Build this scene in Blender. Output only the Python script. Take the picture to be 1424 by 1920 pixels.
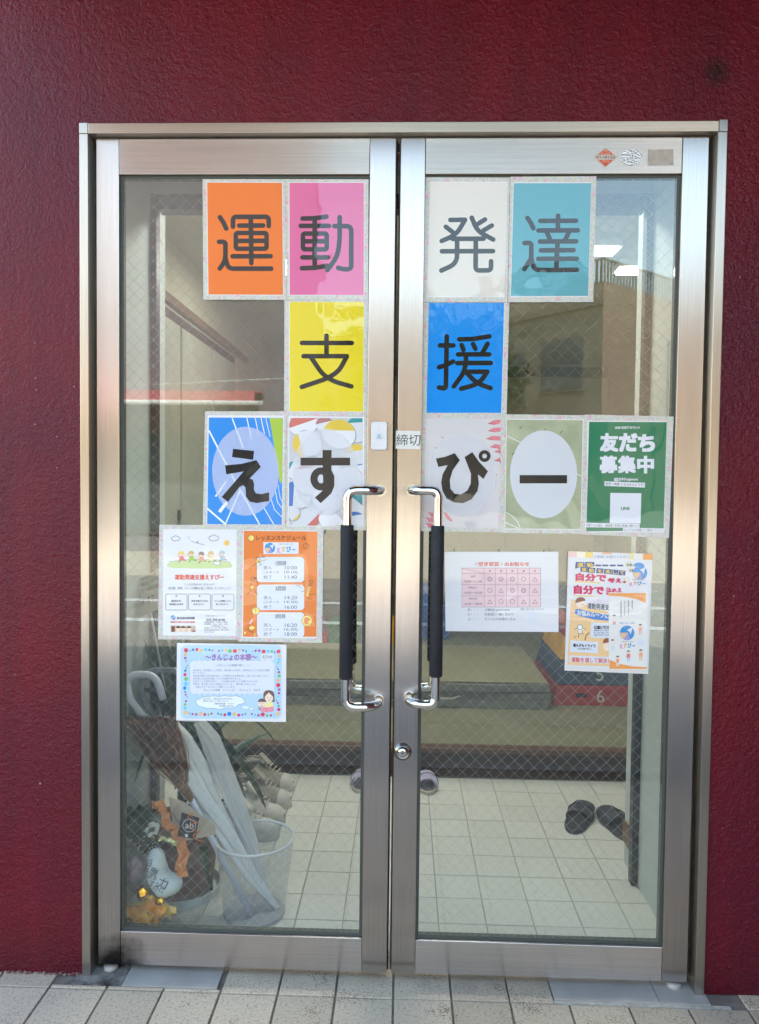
import bpy, bmesh, math, random
from mathutils import Vector, Matrix, Euler
from mathutils.bvhtree import BVHTree

for o in list(bpy.data.objects):
    bpy.data.objects.remove(o, do_unlink=True)
scene = bpy.context.scene
COL = scene.collection
random.seed(7)

# ---------------------------------------------------------------- camera
CAM = Vector((0.83025458, -2.05020691, 1.33738291))
YAW, PITCH, ROLL = 0.03173593, -0.03704869, -0.01103297
FPX = 1440.0
ROT = Matrix.Rotation(YAW, 3, 'Z') @ Matrix.Rotation(PITCH, 3, 'X') @ Matrix.Rotation(ROLL, 3, 'Y')
cam_data = bpy.data.cameras.new('camera')
cam_data.sensor_fit = 'HORIZONTAL'
cam_data.sensor_width = 36.0
cam_data.lens = FPX / 1424.0 * 36.0
cam_data.clip_start = 0.05
cam_data.clip_end = 1500.0
cam = bpy.data.objects.new('camera', cam_data)
COL.objects.link(cam)
cam.matrix_world = Matrix.Translation(CAM) @ (ROT @ Matrix.Rotation(math.radians(90), 3, 'X')).to_4x4()
scene.camera = cam

# ---------------------------------------------------------------- sky and sun
SUN_EL = math.radians(55)
SUN_AZ = math.radians(28)            # from +Y towards +X: the sun stands behind this building
world = bpy.data.worlds.new('World')
scene.world = world
world.use_nodes = True
wn, wl = world.node_tree.nodes, world.node_tree.links
wn.clear()
sky = wn.new('ShaderNodeTexSky')
sky.sky_type = 'NISHITA'
sky.sun_disc = False
sky.sun_elevation = SUN_EL
sky.sun_rotation = SUN_AZ
sky.air_density = 1.8
sky.dust_density = 0.8
sky.ozone_density = 1.0
bg = wn.new('ShaderNodeBackground')
bg.inputs['Strength'].default_value = 0.15
wo = wn.new('ShaderNodeOutputWorld')
wl.new(sky.outputs[0], bg.inputs[0])
wl.new(bg.outputs[0], wo.inputs[0])
sd = bpy.data.lights.new('sun', 'SUN')
sd.energy = 2.8
sd.angle = math.radians(0.55)
sd.color = (1.0, 0.965, 0.91)
sun = bpy.data.objects.new('sun', sd)
COL.objects.link(sun)
sun_dir = Vector((math.sin(SUN_AZ) * math.cos(SUN_EL), math.cos(SUN_AZ) * math.cos(SUN_EL), math.sin(SUN_EL)))
sun.rotation_euler = (-sun_dir).to_track_quat('-Z', 'Y').to_euler()
sun.location = (0, 0, 30)

scene.view_settings.view_transform = 'Standard'
scene.view_settings.look = 'None'
scene.view_settings.gamma = 1.0
scene.view_settings.use_curve_mapping = False
scene.view_settings.exposure = 2.6
scene.render.engine = 'CYCLES'
cy = scene.cycles
cy.use_denoising = True
cy.max_bounces = 12
cy.diffuse_bounces = 5
cy.glossy_bounces = 5
cy.transmission_bounces = 6
cy.transparent_max_bounces = 24
cy.sample_clamp_indirect = 6.0
cy.caustics_reflective = False
cy.caustics_refractive = False

# ---------------------------------------------------------------- pixel -> place
def ray(px, py):
    return ROT @ Vector(((px - 712.0) / FPX, 1.0, -(py - 960.0) / FPX))

def on_y(px, py, Y):
    d = ray(px, py)
    return CAM + d * ((Y - CAM.y) / d.y)

def on_z(px, py, Z):
    d = ray(px, py)
    return CAM + d * ((Z - CAM.z) / d.z)

def mirrored(px, py, L):
    """place in front of the doors whose reflection shows at a pixel"""
    p = on_y(px, py, L)
    return Vector((p.x, -L, p.z))

# ---------------------------------------------------------------- materials
def lin(c):
    r = []
    for v in c[:3]:
        v = v / 255.0
        r.append(v / 12.92 if v <= 0.04045 else ((v + 0.055) / 1.055) ** 2.4)
    return (r[0], r[1], r[2], 1.0)

MATS = {}
def pbr(name, color, rough=0.5, metal=0.0, coat=0.0, coat_rough=0.05, spec=0.5, srgb=True, **kw):
    if name in MATS:
        return MATS[name]
    m = bpy.data.materials.new(name)
    m.use_nodes = True
    b = m.node_tree.nodes['Principled BSDF']
    b.inputs['Base Color'].default_value = lin(color) if srgb else (*color, 1.0)
    b.inputs['Roughness'].default_value = rough
    b.inputs['Metallic'].default_value = metal
    b.inputs['Specular IOR Level'].default_value = spec
    b.inputs['Coat Weight'].default_value = coat
    b.inputs['Coat Roughness'].default_value = coat_rough
    for k, v in kw.items():
        b.inputs[k.replace('_', ' ')].default_value = v
    MATS[name] = m
    return m

def nodes(m):
    return m.node_tree.nodes, m.node_tree.links, m.node_tree.nodes['Principled BSDF']

def noise(m, scale, detail=4, rough=0.55, coord='Object', stretch=(1, 1, 1), distort=0.0):
    n, l, b = nodes(m)
    tc = n.new('ShaderNodeTexCoord')
    mp = n.new('ShaderNodeMapping')
    mp.inputs['Scale'].default_value = stretch
    t = n.new('ShaderNodeTexNoise')
    t.inputs['Scale'].default_value = scale
    t.inputs['Detail'].default_value = detail
    t.inputs['Roughness'].default_value = rough
    t.inputs['Distortion'].default_value = distort
    l.new(tc.outputs[coord], mp.inputs[0])
    l.new(mp.outputs[0], t.inputs['Vector'])
    return t

def ramp(m, src, stops):
    n, l, b = nodes(m)
    r = n.new('ShaderNodeValToRGB')
    el = r.color_ramp.elements
    while len(el) < len(stops):
        el.new(0.5)
    for e, (p, c) in zip(el, stops):
        e.position = p
        e.color = c if len(c) == 4 else (*c, 1)
    l.new(src, r.inputs[0])
    return r

def mottled(name, c0, c1, scale=8, rough=0.6, lo=0.35, hi=0.65, bump=0.0, bscale=60, detail=5, stretch=(1, 1, 1), **kw):
    if name in MATS:
        return MATS[name]
    m = pbr(name, c0, rough, **kw)
    n, l, b = nodes(m)
    t = noise(m, scale, detail, stretch=stretch)
    r = ramp(m, t.outputs[0], [(lo, lin(c0)), (hi, lin(c1))])
    l.new(r.outputs[0], b.inputs['Base Color'])
    if bump:
        t2 = noise(m, bscale, 3)
        bp = n.new('ShaderNodeBump')
        bp.inputs['Strength'].default_value = bump
        bp.inputs['Distance'].default_value = 0.003
        l.new(t2.outputs[0], bp.inputs['Height'])
        l.new(bp.outputs[0], b.inputs['Normal'])
    return m

def paper(name, color, gloss=True):
    """print under wavy clear laminate"""
    key = 'paper_' + name
    if key in MATS:
        return MATS[key]
    m = pbr(key, color, 0.6, coat=1.0 if gloss else 0.0, coat_rough=0.02, spec=0.2, Coat_IOR=1.52)
    n, l, b = nodes(m)
    if gloss:
        tc = n.new('ShaderNodeTexCoord')
        t = n.new('ShaderNodeTexNoise')
        t.inputs['Scale'].default_value = 5.0
        t.inputs['Detail'].default_value = 2.0
        t.inputs['Roughness'].default_value = 0.5
        bp = n.new('ShaderNodeBump')
        bp.inputs['Strength'].default_value = 0.5
        bp.inputs['Distance'].default_value = 0.007
        l.new(tc.outputs['Object'], t.inputs['Vector'])
        l.new(t.outputs[0], bp.inputs['Height'])
        l.new(bp.outputs[0], b.inputs['Coat Normal'])
    return m

def see_through(name, color, fac, rough=0.1):
    """part clear, part coloured sheet"""
    m = pbr(name, color, rough)
    n, l, b = nodes(m)
    tr = n.new('ShaderNodeBsdfTransparent')
    mx = n.new('ShaderNodeMixShader')
    out = n['Material Output']
    mx.inputs[0].default_value = fac
    l.new(tr.outputs[0], mx.inputs[1])
    l.new(b.outputs[0], mx.inputs[2])
    l.new(mx.outputs[0], out.inputs[0])
    return m

# stained stainless steel, brushed along one axis
def steel(name, color=(196, 188, 182), rough=0.27, axis='Z', dirt=False):
    m = pbr(name, color, rough, metal=1.0)
    n, l, b = nodes(m)
    b.inputs['Anisotropic'].default_value = 0.95
    tg = n.new('ShaderNodeTangent')
    tg.direction_type = 'RADIAL'
    tg.axis = 'Z' if axis == 'Z' else 'X'
    l.new(tg.outputs[0], b.inputs['Tangent'])
    st = (90, 90, 0.6) if axis == 'Z' else (0.6, 90, 90)
    t = noise(m, 6, 3, stretch=st)
    c = lin(color)
    r = ramp(m, t.outputs[0], [(0.3, (c[0] * .88, c[1] * .88, c[2] * .88, 1)), (0.7, (min(1, c[0] * 1.08), min(1, c[1] * 1.08), min(1, c[2] * 1.08), 1))])
    b.inputs['Roughness'].default_value = rough
    # faint smears left by hands and cloths
    big = noise(m, 3.0, 5, 0.6, stretch=(1, 1, 0.35) if axis == 'Z' else (0.35, 1, 1))
    sm = ramp(m, big.outputs[0], [(0.35, (0.88, 0.88, 0.88, 1)), (0.62, (1, 1, 1, 1))])
    sx_ = n.new('ShaderNodeMix'); sx_.data_type = 'RGBA'; sx_.blend_type = 'MULTIPLY'; sx_.inputs['Factor'].default_value = 1
    l.new(r.outputs[0], sx_.inputs['A']); l.new(sm.outputs[0], sx_.inputs['B'])
    brushed = sx_.outputs['Result']
    if dirt:
        # grime that has collected at the hinge corner
        ge = n.new('ShaderNodeNewGeometry')
        sx = n.new('ShaderNodeVectorMath'); sx.operation = 'DISTANCE'
        sx.inputs[1].default_value = (0.055, 0.0, -0.005)
        l.new(ge.outputs['Position'], sx.inputs[0])
        ns = noise(m, 22, 4)
        ad = n.new('ShaderNodeMath'); ad.operation = 'MULTIPLY_ADD'
        ad.inputs[1].default_value = 0.10
        l.new(ns.outputs[0], ad.inputs[0])
        l.new(sx.outputs['Value'], ad.inputs[2])
        mr = n.new('ShaderNodeMapRange')
        mr.inputs['From Min'].default_value = 0.085
        mr.inputs['From Max'].default_value = 0.15
        l.new(ad.outputs[0], mr.inputs['Value'])
        mx = n.new('ShaderNodeMix'); mx.data_type = 'RGBA'
        mx.inputs['A'].default_value = (0.06, 0.055, 0.05, 1)
        l.new(mr.outputs[0], mx.inputs['Factor'])
        l.new(brushed, mx.inputs['B'])
        l.new(mx.outputs['Result'], b.inputs['Base Color'])
    else:
        l.new(brushed, b.inputs['Base Color'])
    return m

M_STILE = steel('brushed_steel_upright', axis='Z', dirt=True)
M_RAIL = steel('brushed_steel_rail', axis='X', dirt=True)
M_FRAME = steel('frame_steel_upright', (198, 188, 176), 0.33, 'Z')
M_FRAMEH = steel('frame_steel_header', (198, 188, 176), 0.33, 'X')
M_CHROME = pbr('polished_steel', (226, 222, 216), 0.06, metal=1.0)
M_GRIP = mottled('black_foam_grip', (22, 24, 30), (34, 36, 42), 30, 0.7, bump=0.1, bscale=400)
M_GASKET = pbr('grey_gasket', (74, 78, 72), 0.5)
M_DARK = pbr('dark_gap', (20, 20, 22), 0.8)
M_BLACK = pbr('black_plastic', (18, 18, 20), 0.45)

def glass_mat(name, tint):
    m = bpy.data.materials.new(name)
    m.use_nodes = True
    n, l = m.node_tree.nodes, m.node_tree.links
    n.clear()
    lw = n.new('ShaderNodeLayerWeight')
    pw = n.new('ShaderNodeMath'); pw.operation = 'POWER'; pw.inputs[1].default_value = 5
    ma = n.new('ShaderNodeMath'); ma.operation = 'MULTIPLY_ADD'; ma.inputs[1].default_value = 0.95; ma.inputs[2].default_value = 0.08
    tr = n.new('ShaderNodeBsdfTransparent'); tr.inputs[0].default_value = tint
    gl = n.new('ShaderNodeBsdfGlossy'); gl.inputs['Roughness'].default_value = 0.0
    mx = n.new('ShaderNodeMixShader')
    out = n.new('ShaderNodeOutputMaterial')
    l.new(lw.outputs['Facing'], pw.inputs[0]); l.new(pw.outputs[0], ma.inputs[0])
    l.new(ma.outputs[0], mx.inputs[0]); l.new(tr.outputs[0], mx.inputs[1]); l.new(gl.outputs[0], mx.inputs[2])
    l.new(mx.outputs[0], out.inputs[0])
    return m
M_GLASS = glass_mat('wired_glass', (0.955, 0.975, 0.955, 1))
M_WINDOW = pbr('far_window_glass', (112, 116, 112), 0.12)
M_WIRE = pbr('glass_wire', (190, 190, 182), 0.4, metal=0.6)

# ---------------------------------------------------------------- mesh helpers
class MB:
    def __init__(s):
        s.v, s.f = [], []
    def add(s, v, f):
        k = len(s.v)
        s.v += [tuple(p) for p in v]
        s.f += [tuple(i + k for i in q) for q in f]
        return s
    def box(s, x0, x1, y0, y1, z0, z1):
        return s.add([(x0, y0, z0), (x1, y0, z0), (x1, y1, z0), (x0, y1, z0), (x0, y0, z1), (x1, y0, z1), (x1, y1, z1), (x0, y1, z1)],
                     [(0, 3, 2, 1), (4, 5, 6, 7), (0, 1, 5, 4), (1, 2, 6, 5), (2, 3, 7, 6), (3, 0, 4, 7)])
    def hexa(s, p):
        return s.add(p, [(0, 3, 2, 1), (4, 5, 6, 7), (0, 1, 5, 4), (1, 2, 6, 5), (2, 3, 7, 6), (3, 0, 4, 7)])
    def tube(s, pts, r, seg=12, cap=True, flat=1.0):
        pts = [Vector(p) for p in pts]
        n = len(pts)
        rs = r if isinstance(r, (list, tuple)) else [r] * n
        t0 = (pts[1] - pts[0]).normalized()
        up = Vector((0, 0, 1)) if abs(t0.z) < 0.9 else Vector((1, 0, 0))
        u = t0.cross(up).normalized()
        rings = []
        for i in range(n):
            a = pts[max(i - 1, 0)]; b = pts[min(i + 1, n - 1)]
            t = (b - a).normalized()
            u = (u - t * u.dot(t)).normalized()
            w = t.cross(u)
            rings.append([pts[i] + (u * math.cos(2 * math.pi * k / seg) + w * math.sin(2 * math.pi * k / seg) * flat) * rs[i] for k in range(seg)])
        v = [p for q in rings for p in q]
        f = []
        for i in range(n - 1):
            for k in range(seg):
                f.append((i * seg + k, i * seg + (k + 1) % seg, (i + 1) * seg + (k + 1) % seg, (i + 1) * seg + k))
        if cap:
            f.append(tuple(range(seg))[::-1])
            f.append(tuple((n - 1) * seg + k for k in range(seg)))
        return s.add(v, f)
    def lathe(s, prof, c, seg=32, sx=1.0, sy=1.0):
        v, f = [], []
        for (r, z) in prof:
            for k in range(seg):
                a = 2 * math.pi * k / seg
                v.append((c[0] + r * math.cos(a) * sx, c[1] + r * math.sin(a) * sy, c[2] + z))
        for i in range(len(prof) - 1):
            for k in range(seg):
                f.append((i * seg + k, i * seg + (k + 1) % seg, (i + 1) * seg + (k + 1) % seg, (i + 1) * seg + k))
        return s.add(v, f)
    def prism(s, outline, z0, z1):
        n = len(outline)
        v = [(x, y, z0) for x, y in outline] + [(x, y, z1) for x, y in outline]
        f = [tuple(range(n))[::-1], tuple(range(n, 2 * n))] + [(i, (i + 1) % n, n + (i + 1) % n, n + i) for i in range(n)]
        return s.add(v, f)

def link(o, parent=None):
    COL.objects.link(o)
    if parent is not None:
        o.parent = parent
        o.matrix_parent_inverse = Matrix.Translation(-parent.location) if parent.location.length else Matrix.Identity(4)
    return o

def obj(name, mb, mat, parent=None, smooth=False, bevel=0.0, sub=0, solid=0.0):
    me = bpy.data.meshes.new(name)
    me.from_pydata(mb.v, [], mb.f)
    bm = bmesh.new(); bm.from_mesh(me)
    bmesh.ops.recalc_face_normals(bm, faces=bm.faces)
    if bevel:
        bmesh.ops.bevel(bm, geom=[e for e in bm.edges if e.is_manifold and e.calc_face_angle(0) > 0.5], offset=bevel, segments=2, profile=0.5, affect='EDGES')
    bm.to_mesh(me); bm.free()
    me.materials.append(mat)
    if smooth:
        me.polygons.foreach_set('use_smooth', [True] * len(me.polygons))
    o = bpy.data.objects.new(name, me)
    link(o, parent)
    if solid:
        md = o.modifiers.new('thickness', 'SOLIDIFY'); md.thickness = solid; md.offset = 0
    if sub:
        md = o.modifiers.new('smooth', 'SUBSURF'); md.levels = sub; md.render_levels = sub
    return o

def tag(o, label, cat, group=None):
    o['label'] = label; o['category'] = cat
    if group:
        o['group'] = group
    return o

def structure(o, label=None):
    o['kind'] = 'structure'
    if label:
        o['label'] = label
    return o

def thing(name, label, cat, loc=(0, 0, 0), group=None):
    o = bpy.data.objects.new(name, None)
    o.location = loc
    o.empty_display_size = 0.1
    COL.objects.link(o)
    return tag(o, label, cat, group)

def copy_tree(o, delta, rotz=0.0, parent=None):
    c = o.copy()
    COL.objects.link(c)
    if parent is not None:
        c.parent = parent
    else:
        c.location = o.location + Vector(delta)
        c.rotation_euler.z = o.rotation_euler.z + rotz
    for ch in o.children:
        copy_tree(ch, (0, 0, 0), 0, c)
    return c

def rounded(pts, r, seg=6):
    """polyline with its inner corners rounded"""
    pts = [Vector(p) for p in pts]
    out = [pts[0]]
    for i in range(1, len(pts) - 1):
        a, b, c = pts[i - 1], pts[i], pts[i + 1]
        ra = min(r, (a - b).length * 0.49, (c - b).length * 0.49)
        p = b + (a - b).normalized() * ra
        q = b + (c - b).normalized() * ra
        for k in range(seg + 1):
            t = k / seg
            out.append(p * (1 - t) ** 2 + b * 2 * t * (1 - t) + q * t * t)
    out.append(pts[-1])
    return out

# ---------------------------------------------------------------- lettering
TEXT = {}
def text_geo(s, bold=0.0, spacing=1.0):
    key = (s, bold, spacing)
    if key in TEXT:
        return TEXT[key]
    cu = bpy.data.curves.new('t', 'FONT')
    cu.body = s
    cu.size = 1.0
    cu.resolution_u = 3
    cu.offset = bold
    cu.space_character = spacing
    cu.dimensions = '2D'
    cu.fill_mode = 'FRONT'
    o = bpy.data.objects.new('t', cu)
    COL.objects.link(o)
    dg = bpy.context.evaluated_depsgraph_get()
    me = bpy.data.meshes.new_from_object(o.evaluated_get(dg))
    v = [(p.co.x, p.co.y) for p in me.vertices]
    f = [tuple(p.vertices) for p in me.polygons]
    bpy.data.objects.remove(o); bpy.data.curves.remove(cu); bpy.data.meshes.remove(me)
    xs = [p[0] for p in v] or [0, 1]; ys = [p[1] for p in v] or [0, 1]
    TEXT[key] = (v, f, (min(xs), min(ys), max(xs), max(ys)))
    return TEXT[key]

# ================================================================ the setting
ZF = -0.020                      # pavement and entrance floor
M_ASPHALT = mottled('asphalt', (134, 126, 115), (150, 142, 130), 3, 0.9, bump=0.5, bscale=250)
M_GROUT = mottled('dirty_grout', (108, 98, 88), (132, 122, 110), 30, 0.95)
M_GROUTIN = mottled('entrance_grout', (152, 150, 140), (168, 166, 154), 30, 0.95)

def speckled(name, c0, c1, c2, sc=1.0, pore=(0.30, 0.27, 0.24, 1), var=(0.80, 1.06), grime=False):
    m = pbr(name, c0, 0.7)
    n, l, b = nodes(m)
    t = noise(m, 130 * sc, 4)
    r = ramp(m, t.outputs[0], [(0.30, lin(c2)), (0.42, lin(c1)), (0.55, lin(c0))])
    big = noise(m, 7, 5, coord='Object')
    oi = n.new('ShaderNodeObjectInfo')
    mp = n.new('ShaderNodeMapRange'); mp.inputs['To Min'].default_value = var[0]; mp.inputs['To Max'].default_value = var[1]
    l.new(oi.outputs['Random'], mp.inputs['Value'])
    wr = n.new('ShaderNodeTexCoord')
    # blackened pores that come in clusters
    vo = n.new('ShaderNodeTexNoise'); vo.inputs['Scale'].default_value = 240; vo.inputs['Detail'].default_value = 1.5
    ge = n.new('ShaderNodeNewGeometry')
    l.new(ge.outputs['Position'], vo.inputs['Vector'])
    cl = n.new('ShaderNodeTexNoise'); cl.inputs['Scale'].default_value = 9; cl.inputs['Detail'].default_value = 3
    l.new(ge.outputs['Position'], cl.inputs['Vector'])
    mu = n.new('ShaderNodeMath'); mu.operation = 'MULTIPLY'
    l.new(vo.outputs[0], mu.inputs[0]); l.new(cl.outputs[0], mu.inputs[1])
    rp = ramp(m, mu.outputs[0], [(0.345, (1, 1, 1, 1)), (0.43, pore)])
    mx = n.new('ShaderNodeMix'); mx.data_type = 'RGBA'; mx.blend_type = 'MULTIPLY'; mx.inputs['Factor'].default_value = 1
    l.new(r.outputs[0], mx.inputs['A']); l.new(rp.outputs[0], mx.inputs['B'])
    m2 = n.new('ShaderNodeMix'); m2.data_type = 'RGBA'; m2.blend_type = 'MULTIPLY'; m2.inputs['Factor'].default_value = 1
    l.new(mx.outputs['Result'], m2.inputs['A']); l.new(mp.outputs[0], m2.inputs['B'])
    if grime:
        # black grime that has gathered along the foot of the wall and doors
        sp = n.new('ShaderNodeSeparateXYZ'); l.new(ge.outputs['Position'], sp.inputs[0])
        g2 = n.new('ShaderNodeTexNoise'); g2.inputs['Scale'].default_value = 11; g2.inputs['Detail'].default_value = 5
        l.new(ge.outputs['Position'], g2.inputs['Vector'])
        gm = n.new('ShaderNodeMath'); gm.operation = 'MULTIPLY_ADD'; gm.inputs[1].default_value = 0.13
        l.new(g2.outputs[0], gm.inputs[0]); l.new(sp.outputs['Y'], gm.inputs[2])
        gr = n.new('ShaderNodeMapRange'); gr.inputs['From Min'].default_value = 0.02; gr.inputs['From Max'].default_value = 0.15; gr.inputs['To Min'].default_value = 1.0; gr.inputs['To Max'].default_value = 0.5
        l.new(gm.outputs[0], gr.inputs['Value'])
        m4 = n.new('ShaderNodeMix'); m4.data_type = 'RGBA'; m4.blend_type = 'MULTIPLY'; m4.inputs['Factor'].default_value = 1
        l.new(m2.outputs['Result'], m4.inputs['A']); l.new(gr.outputs[0], m4.inputs['B'])
        m2 = m4
    l.new(m2.outputs['Result'], b.inputs['Base Color'])
    bp = n.new('ShaderNodeBump'); bp.inputs['Strength'].default_value = 0.25; bp.inputs['Distance'].default_value = 0.002
    l.new(t.outputs[0], bp.inputs['Height']); l.new(bp.outputs[0], b.inputs['Normal'])
    return m
M_TILE = speckled('speckled_paver', (206, 188, 164), (194, 176, 152), (156, 140, 120), grime=True)
M_TILEIN = speckled('entrance_tile', (208, 208, 198), (205, 205, 195), (196, 196, 186), 0.5, (0.95, 0.95, 0.94, 1), (0.95, 1.03))

ground = structure(obj('ground', MB().box(-250, 250, -400, 150, -0.5, -0.16), M_ASPHALT))

# road with its worn edge lines
road = structure(obj('road', MB().box(-120, 120, -9.0, -1.62, -0.155, -0.06), M_ASPHALT))
def worn_paint(name, thr):
    m = pbr(name, (214, 212, 204), 0.75)
    n, l, b = nodes(m)
    t = noise(m, 26, 6, 0.7)
    r = ramp(m, t.outputs[0], [(thr, lin((80, 80, 80))), (thr + 0.05, lin((216, 214, 206)))])
    l.new(r.outputs[0], b.inputs['Base Color'])
    return m
obj('road_marking', MB().box(-30, 30, -2.40, -2.33, -0.062, -0.056), worn_paint('worn_road_paint', 0.53), road)['label'] = 'badly worn white edge line'
obj('road_marking', MB().add([(-30, -5.75, -0.056), (30, -5.45, -0.056), (30, -5.30, -0.056), (-30, -5.55, -0.056)], [(0, 1, 2, 3)]), worn_paint('road_paint', 0.36), road)
obj('road_marking', MB().add([(-30, -6.95, -0.056), (30, -6.75, -0.056), (30, -6.60, -0.056), (-30, -6.75, -0.056)], [(0, 1, 2, 3)]), worn_paint('road_paint', 0.36), road)

lot = structure(obj('parking_lot', MB().box(-60, 60, -60, -9.05, -0.155, -0.05), mottled('pale_concrete', (186, 172, 148), (200, 188, 164), 2, 0.9)))

# tiled apron in front of the doors, tile by tile
pavement = structure(obj('pavement', MB().box(-7, 9, -1.55, 0.115, -0.4, ZF - 0.005), M_GROUT))
obj('kerb', MB().box(-7, 9, -1.615, -1.552, -0.4, ZF + 0.001), mottled('kerb_stone', (150, 146, 138), (170, 166, 158), 20, 0.85), pavement, bevel=0.006)
PT = 0.1536
tx0, ty0 = 0.050, -0.073
def rock(dx, dy, h=0.010, j=0.0):
    return MB().box(0, dx, 0, dy, 0, h)
tile_me = None
def place_tiles(name, mat, parent, xs, ys, ztop, skip=None, bev=0.0016):
    made = {}
    for (xa, xb) in xs:
        for (ya, yb) in ys:
            if skip and skip(xa, xb, ya, yb):
                continue
            key = (round(xb - xa, 3), round(yb - ya, 3))
            if key not in made:
                o = obj(name, MB().box(0, xb - xa, 0, yb - ya, -0.012, 0), mat, parent, bevel=bev)
                made[key] = o.data
            else:
                o = bpy.data.objects.new(name, made[key])
                link(o, parent)
            o.location = (xa, ya, ztop + random.uniform(-0.0007, 0.0007))
            o.rotation_euler = (random.uniform(-.002, .002), random.uniform(-.002, .002), 0)
G = 0.0030
xs = [(tx0 + k * PT + G, tx0 + (k + 1) * PT - G) for k in range(-4, 15)]
ys = [(ty0 - (k + 1) * PT + G, ty0 - k * PT - G) for k in range(0, 9)]
place_tiles('paving_tile', M_TILE, pavement, xs, ys, ZF)
# cut row of tiles that runs under the doors, interrupted by the hinge plates
pl0, pl1 = -0.052, 0.345
pr0, pr1 = 1.243, 1.652
def skip_row(xa, xb, ya, yb):
    return (xb > pl0 and xa < pl1) or (xb > pr0 and xa < pr1)
place_tiles('paving_tile', M_TILE, pavement, xs, [(ty0 + G, 0.105)], ZF, skip_row)
# narrow slips of tile in front of the hinge plates
yp = -0.058
place_tiles('cut_paving_tile', M_TILE, pavement, [x for x in xs if x[1] > pl0 and x[0] < pl1], [(ty0 + G, yp - 0.002)], ZF)
place_tiles('cut_paving_tile', M_TILE, pavement, [(1.124 + G, pr0 - G)], [(ty0 + G, 0.105)], ZF)
obj('mortar_patch', MB().box(pr0 - 0.002, 1.70, ty0 + 0.001, yp - 0.001, ZF - 0.01, ZF - 0.001), mottled('rough_mortar', (176, 168, 154), (200, 192, 178), 60, 0.95, bump=0.8, bscale=160), pavement)
M_PLATE = mottled('scuffed_steel_plate', (166, 160, 152), (182, 176, 168), 9, 0.45, metal=0.15)
for (xa, xb, seam, lab) in ((pl0, pl1, 0.085, 'scuffed steel hinge cover plate with black grime in the corner'), (pr0, pr1, 1.52, 'clean steel hinge cover plate beside the mortar patch')):
    t = thing('hinge_cover_plate', lab, 'floor plate', (xa, yp, ZF))
    obj('plate_long', MB().box(min(seam, xa) if xa == pr0 else seam + 0.001, (seam - 0.001) if xa == pr0 else xb, yp, 0.105, ZF - 0.008, ZF + 0.0012), M_PLATE, t, bevel=0.0006)
    obj('plate_short', MB().box(xa if xa == pl0 else seam + 0.001, (seam - 0.001) if xa == pl0 else xb, yp, 0.105, ZF - 0.008, ZF + 0.0008), mottled('grimy_steel_plate', (52, 49, 46), (150, 145, 138), 14, 0.5, metal=0.15, lo=0.40, hi=0.60) if xa == pl0 else M_PLATE, t, bevel=0.0006)
    px = 0.030 if xa == pl0 else 1.580
    obj('pivot', MB().lathe([(0.0, 0.012), (0.016, 0.012), (0.019, 0.009), (0.019, 0.001)], (px, 0.015, ZF), 24), M_PLATE, t, smooth=True)

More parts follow.
